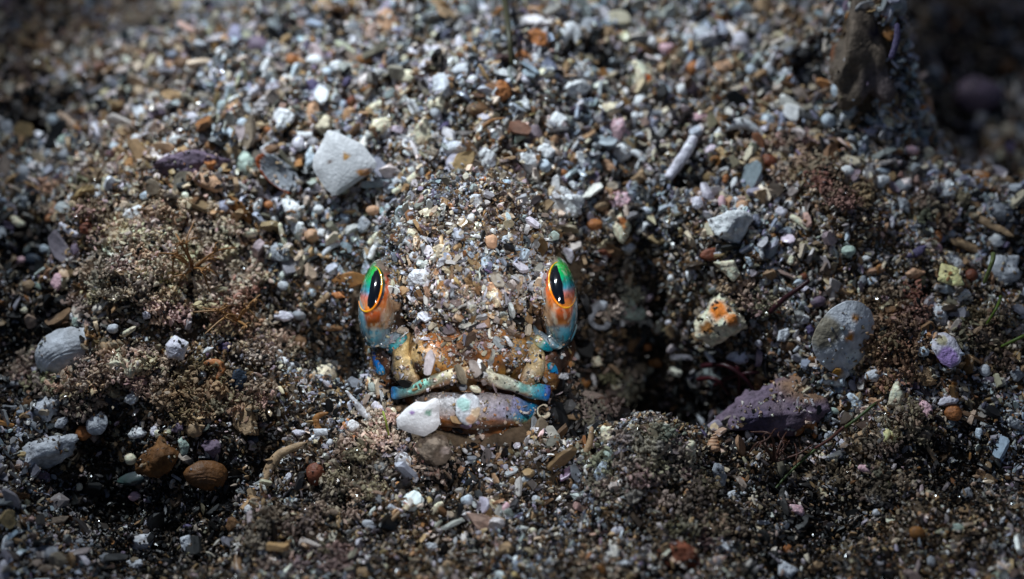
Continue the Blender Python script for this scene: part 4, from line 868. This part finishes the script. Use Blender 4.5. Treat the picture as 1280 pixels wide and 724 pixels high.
def pick(x, y, r, light=0):
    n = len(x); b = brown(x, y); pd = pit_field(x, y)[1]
    d = np.clip(pd*1.05+.45*sstep(.1, .5, n2(x, y, 1.9, 3, 62)), 0, .95)  # darker grain mix: painted pit shade, plus random dark patches
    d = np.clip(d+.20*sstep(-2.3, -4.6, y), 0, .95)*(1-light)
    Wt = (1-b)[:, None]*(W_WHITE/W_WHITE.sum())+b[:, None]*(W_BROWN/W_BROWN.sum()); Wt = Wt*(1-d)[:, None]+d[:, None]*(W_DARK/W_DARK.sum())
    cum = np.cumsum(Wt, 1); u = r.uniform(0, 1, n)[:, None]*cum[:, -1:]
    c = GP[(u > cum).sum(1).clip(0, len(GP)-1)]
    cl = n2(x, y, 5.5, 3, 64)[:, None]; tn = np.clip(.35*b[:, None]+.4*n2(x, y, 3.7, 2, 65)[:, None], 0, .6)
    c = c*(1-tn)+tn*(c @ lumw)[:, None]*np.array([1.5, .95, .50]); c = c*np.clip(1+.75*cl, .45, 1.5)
    c = c*(1-.72*np.clip(pd, 0, 1))[:, None]  # grains darkened again in the pits: shade put into their colour
    return np.clip(c*r.uniform(.7, 1.15, (n, 1))*r.normal(1, .05, (n, 3)), .004, .95)
def head_clear(P):
    """true where the fish's face stays bare"""
    qx, qy, c = px_of(P)
    infront = c > 1.6
    e1 = ((qx-702)/31)**2+((qy-374)/65)**2 < 1; e2 = ((qx-469)/30)**2+((qy-378)/63)**2 < 1
    mouth = (qy > 462) & (qy < 554) & (np.abs(qx-588) < 98-.75*np.clip(qy-508, 0, 50))
    cheeks = (qy > 412) & (qy <= 472) & (np.abs(qx-586) > 66) & (np.abs(qx-586) < 118)
    return infront & (e1 | e2 | mouth | cheeks)
def grains(centers, rad, tmpl, faces, r, flat=(.45, 1.), longk=(1., 1.9), color=None):
    n = len(centers); T = np.array(tmpl)[r.integers(0, len(tmpl), n)]
    S = np.stack([rad*r.uniform(*longk, n), rad, rad*r.uniform(*flat, n)], 1)
    V = np.einsum('nij,nkj->nki', rand_rot(n, r), T*S[:, None, :])+centers[:, None, :]
    m = T.shape[1]; F = faces[None]+np.arange(n)[:, None, None]*m
    C = np.repeat(color, m, 0)*np.clip(r.normal(1, .10, (n*m, 1)), .6, 1.4)
    A = np.repeat(r.choice([.3, .38, .5, .7] if m > 20 else [.14, .22, .35, .5, .7], n), m)
    return V.reshape(-1, 3), F.reshape(-1, 3), C, A, np.repeat((r.uniform(0, 1, n) < (.06 if m > 20 else .16)).astype(np.int32), faces.shape[0])
    A = 0
    return V.reshape(-1, 3), F.reshape(-1, 3), C, A
def scatter_xy(n, r, x0=-8.2, x1=8.2, y0=-7.4, y1=5.6, coarse=False):
    x = r.uniform(x0, x1, n); y = r.uniform(y0, y1, n)
    e = .05; sx = (height(x+e, y)-height(x-e, y))/(2*e); sy = (height(x, y+e)-height(x, y-e))/(2*e)
    wgt = np.sqrt(1+sx*sx+sy*sy)/2.2
    if coarse: wgt = wgt*np.clip(.50+.6*sstep(-2.2, .4, y)+.7*n2(x, y, .9, 2, 71), .08, 1.4)
    k = r.uniform(0, 1, n) < wgt; return x[k], y[k]
def bed_tier(n, lo, hi, pw, up, r, coarse=False, **k):
    x, y = scatter_xy(n, r, coarse=coarse, **k); m = len(x)
    rad = lo+(hi-lo)*r.uniform(0, 1, m)**pw
    z = height(x, y)+rad*r.uniform(-.5, up, m)+(0 if coarse else .17)*PILE(x, y)*r.uniform(.3, 1, m)
    P = np.stack([x, y, z], 1); ok = ~head_clear(P+TV*.0) | (np.array(P @ TV) < 1.9)
    rnd = r.uniform(0, 1, m); o_ = np.argsort(P[:, 0]); xs = P[o_, 0]
    for (Mi, T0, hw, hh) in SPOTS:                       # what lies on the gravel is not inside it
        R_ = max(hw, hh)*1.1; a_, b_ = np.searchsorted(xs, T0[0]-R_), np.searchsorted(xs, T0[0]+R_); ii = o_[a_:b_]
        q = (P[ii]-T0) @ Mi; hitm = (np.abs(q[:, 1]) < R_) & ((q[:, 0]/hw)**2+(q[:, 1]/hh)**2 < .92) & (q[:, 2] > -.6*min(hw, hh)) & (rnd[ii] < .95)
        ok[ii[hitm]] = False
    return P[ok], rad[ok]
# grains lying on the fish itself
fa = hv[hf]; cen = fa.mean(1); nr = np.cross(fa[:, 1]-fa[:, 0], fa[:, 2]-fa[:, 0]); ar = np.linalg.norm(nr, axis=1)/2; nr /= (2*ar+1e-12)[:, None]
if np.mean((nr @ TV)[cen @ TV > 2.2]) < 0: nr = -nr
fqx, fqy, fc = px_of(cen)
dens = ((nr[:, 2] > -.15) & (fc > .8)).astype(float)*np.where(fqy < 396, 1., np.where(fqy < 416, .38, np.where(fqy < 470, .08, .0)))
dens *= ~head_clear(cen)
dens *= np.where((np.abs(fqx-587) > 72) & (np.abs(fqx-587) < 100) & (fqy > 380) & (fqy < 418), .05, 1)
def on_fish(n, lo, hi, r, up=.5, pw=2):
    p = dens*ar; p /= p.sum(); k = r.choice(len(cen), n, p=p); bc = r.dirichlet([1, 1, 1], n)
    P = (fa[k]*bc[:, :, None]).sum(1); rad = lo+(hi-lo)*r.uniform(0, 1, n)**pw
    P = P+nr[k]*(rad*r.uniform(.1, up, n)+.10*r.uniform(0, 1, n)**2*(px_of(P)[1] < 405))[:, None]
    ok = ~head_clear(P); return P[ok], rad[ok]
fv = [hv]; ff = [hf]; off = len(hv)
for V, F in SKINS:
    F3 = np.asarray(F); F3 = np.vstack([F3[:, :3], F3[:, [0, 2, 3]]]) if F3.shape[1] == 4 else F3
    fv.append(V); ff.append(F3+off); off += len(V)
FACE = BVHTree.FromPolygons([tuple(v) for v in np.vstack(fv)], [tuple(int(q) for q in f) for f in np.vstack(ff)])
def face_grit(n, lo, hi, r, pw=2):
    out = []; rr = []; o = TV*DIST
    qx = r.uniform(455, 715, n*4); qy = r.uniform(300, 560, n*4)
    cl = .5+.9*fbm(np.stack([qx/14, qy/14, qx*0], 1), 3, 33)
    X_ = np.abs(qx-586); right = qx > 586
    e = np.where(right, ((qx-703)/22)**2+((qy-372)/58)**2, ((qx-468)/21)**2+((qy-376)/56)**2) < 1
    dn = np.where(qy < 398, 1., np.where(qy < 418, .5, np.where(qy < 458, .27, np.where(qy < 500, .08, np.where(qy < 530, .06, .7)))))
    dn = np.where((np.abs(qx-588) > 78) & (qy > 512), .8, dn)
    dn = np.where((X_ > 70) & (qy > 408) & (qy < 485), .12, dn)
    dn = np.where((X_ < 22) & (qy > 455) & (qy < 482), .6, dn)
    dn = np.where((X_ > 74) & (X_ < 98) & (qy > 378) & (qy < 416), .10, dn); dn = np.where((qy > 528) & (qy < 553) & (X_ < 62), .12, dn)
    dn = dn*np.clip(cl*1.4, 0, 1.5)*(~e)
    for a, b, p, u in zip(qx, qy, dn, r.uniform(0, 1, n*4)):
        if u > p: continue
        d = L(a, b, 0)-o; h = FACE.ray_cast(Vector(o), Vector(d/np.linalg.norm(d)))
        if h[0] is None: continue
        s_ = lo+(hi-lo)*r.uniform()**pw; out.append(np.array(h[0])+TV*s_*.4+np.array([0, 0, 1])*s_*.2); rr.append(s_)
    return np.array(out), np.array(rr)
def drop_on_pieces(n, r, lo, hi, keep):
    x = r.uniform(-7, 7, n*6); y = r.uniform(-6, 4, n*6); out = []; rr = []
    for a, b in zip(x, y):
        h = PIECES.ray_cast(Vector((a, b, 9)), Vector((0, 0, -1)))
        if h[0] is not None:
            ht = h[0].z-float(base_h(np.array([a]), np.array([b]))[0])
            if vnoise(np.array([[a*4, b*4, 1.]]), 7)[0] > -.05 and r.uniform() < 1.8*keep*math.exp(-max(0, ht)*3): s = lo+(hi-lo)*r.uniform()**2; out.append((a, b, h[0].z+s*.4)); rr.append(s)
    P = np.array(out); ok = ~head_clear(P); return P[ok], np.array(rr)[ok]
def collar(r):
    out = []; rr = []
    for cx, cy, rad in COLLAR:
        for k in range(int(26*rad*10)):
            a = r.uniform(0, 6.28); q = rad*r.uniform(.7, 1.15); x, y = cx+q*math.cos(a), cy+q*math.sin(a)
            h = PIECES.ray_cast(Vector((x, y, 9)), Vector((0, 0, -1))); g = float(height(x, y)[0]); z = g
            if h[0] is not None and h[0].z > g: z = min(h[0].z, g+.16)
            s_ = r.uniform(.02, .055); out.append((x, y, z+s_*.5)); rr.append(s_)
    P = np.array(out); ok = ~head_clear(P); return P[ok], np.array(rr)[ok]
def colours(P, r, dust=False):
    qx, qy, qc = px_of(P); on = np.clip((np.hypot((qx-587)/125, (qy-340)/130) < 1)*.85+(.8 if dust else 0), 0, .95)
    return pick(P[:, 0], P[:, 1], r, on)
r = np.random.default_rng(11)
sets = []
for (P, rad), T, Fc, kw in [
    (bed_tier(2200, .06, .115, 2.2, .8, r, True), templ2, ICO[2][1], dict(flat=(.3, .8), longk=(1, 1.9))),
    (bed_tier(13000, .055, .135, 1.7, 1.2, r, True), templS, ICO[2][1], dict(flat=(.4, .9), longk=(1, 2.2))),
    (bed_tier(16000, .03, .068, 1.9, .9, r, True), templ2, ICO[2][1], dict(flat=(.35, .95), longk=(1, 2.0))),
    (bed_tier(46000, .032, .08, 1.5, 1.3, r, True), templS, ICO[2][1], dict(flat=(.3, .9), longk=(1, 2.6))),
    (face_grit(420, .028, .08, r, 2.2), templS, ICO[2][1], dict(flat=(.4, .9), longk=(1, 2.2))),
    (collar(r), templS, ICO[2][1], dict(flat=(.35, .9), longk=(1, 2.0))),
    (on_fish(1500, .03, .085, r, .7, 2.4), templS, ICO[2][1], dict(flat=(.35, .9), longk=(1, 1.8)))]:
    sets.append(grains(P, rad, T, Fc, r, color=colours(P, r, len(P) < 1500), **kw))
def joined(name, sets, label):
    off = 0; V = []; F = []; C = []; A = []; G = []
    for v, f, c, a, g in sets: G.append(g); V.append(v); F.append(f+off); C.append(c); A.append(a); off += len(v)
    me = mesh_np(name, np.vstack(V), np.vstack(F), np.vstack(C), M_grain, False, np.concatenate(A)); me.materials.append(M_clear); me.polygons.foreach_set('material_index', np.concatenate(G)); me.update()
    o = obj(name, me); tag(o, label, name.replace('_', ' '), kind='stuff')
joined('gravel', sets, 'loose shell gravel of mixed white, grey and brown grains over the seabed')
sets = []
for (P, rad), T, Fc, kw in [
    (bed_tier(300000, .015, .034, 1.4, 1.8, r), templ1, ICO[1][1], dict(flat=(.25, .85), longk=(1, 2.5))),
    (bed_tier(160000, .006, .014, 1.2, 5., r, x0=-7, x1=7, y0=-6.2, y1=4), templ0, OCT[1], dict(flat=(.4, 1), longk=(1, 2.4))),
    (on_fish(6500, .013, .034, r, 1.2), templ1, ICO[1][1], dict(flat=(.4, 1), longk=(1, 1.9))),
    (on_fish(9000, .006, .014, r, 2.), templ0, OCT[1], dict(flat=(.4, 1), longk=(1, 2))),
    (face_grit(4500, .010, .030, r), templ1, ICO[1][1], dict(flat=(.4, 1), longk=(1, 2))),
    (face_grit(5000, .005, .011, r), templ0, OCT[1], dict(flat=(.4, 1), longk=(1, 2))),
    (drop_on_pieces(11000, r, .008, .030, .40), templ1, ICO[1][1], dict(flat=(.4, 1), longk=(1, 1.9)))]:
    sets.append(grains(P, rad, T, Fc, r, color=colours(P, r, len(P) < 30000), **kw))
joined('sand', sets, 'fine sand and shell dust between the gravel and over the fish head')
M_fuzz = mat('silt_fuzz', .6, 20, .3, 0, 30, .3); _b = M_fuzz.node_tree.nodes['Principled BSDF']; _b.inputs['Transmission Weight'].default_value = .12; _b.inputs['IOR'].default_value = 1.25; _b.inputs['Coat Weight'].default_value = .2
cp = []; cr = []; cc = []
for (px, py, R_, nb, col) in [(235,300,62,60,(214,186,150)),(215,370,50,34,(206,170,126)),(180,330,44,30,(210,190,160)),(290,345,46,30,(206,184,152)),(300,400,40,20,(176,134,88)),(165,300,40,20,(200,170,130)),(250,500,46,34,(168,130,74)),(170,475,42,26,(204,172,132)),(120,360,46,22,(184,158,124)),(95,255,40,16,(170,140,104)),
        (100,500,44,24,(196,168,130)),(320,520,30,16,(176,140,92)),(470,545,34,16,(196,168,136)),(540,575,26,9,(170,140,110)),(800,600,60,30,(158,146,122)),(760,500,40,16,(160,148,126)),(1052,248,34,22,(150,110,74)),(1115,400,40,20,(150,108,66)),(1110,460,40,20,(150,104,60)),(1230,425,42,20,(140,116,72)),(785,385,30,14,(176,176,158)),
        (1000,200,40,14,(180,150,118)),(930,380,30,12,(190,160,120)),(1090,600,50,14,(130,108,80)),(380,690,60,16,(150,130,106)),(430,620,44,14,(160,138,110)),(880,650,50,14,(130,110,88)),(1130,545,30,12,(160,136,104)),(620,500,1,0,(0,0,0)),(60,470,40,16,(180,160,130)),(330,440,34,16,(196,168,140)),(1170,260,36,10,(140,124,100)),(450,600,40,12,(150,130,104))]:
    for q in range(nb):
        a, l = r.uniform(0, 6.28), R_*math.sqrt(r.uniform()); P = hit_ground(px+l*math.cos(a), py+l*.8*math.sin(a)); pv = max(0., float(PILE(P[0:1], P[1:2])[0]))
        sg = r.uniform(.035, .085); m = int(90*(sg/.06)**1.6); off_ = r.normal(0, 1, (m, 3))*np.array([sg, sg, sg*.8]); off_[:, 2] = np.abs(off_[:, 2])
        Q = P+np.array([0, 0, .13*pv+.01])+off_; cp.append(Q); cr.append(.006+.028*r.uniform(0, 1, m)**2); base = lin(col); base = (.50*base+.50*(base @ lumw)*np.array([1.12, .98, .88]))*np.array([1.03, .98, .97])*r.uniform(.7, 1.45)*r.normal(1, .07, 3)
        cc.append(np.clip(np.where(r.uniform(0, 1, (m, 1)) < .07, lin((24,20,20)), base*r.uniform(.7, 1.35, (m, 1))), .01, .9))
cp = np.vstack(cp); cr = np.concatenate(cr); cc = np.vstack(cc); ok = ~head_clear(cp); cp, cr, cc = cp[ok], cr[ok], cc[ok]
v, f, c, a, g = grains(cp, cr, templ1, ICO[1][1], r, flat=(.4, 1), longk=(1, 2.2), color=cc)
o = obj('silt', mesh_np('silt', v, f, c, M_fuzz, False)); tag(o, 'fuzzy tan clumps of silt and fine debris matted over the gravel', 'silt', kind='stuff')
print('items', len(ITEMS), 'labels', len({i['label'] for i in ITEMS}))
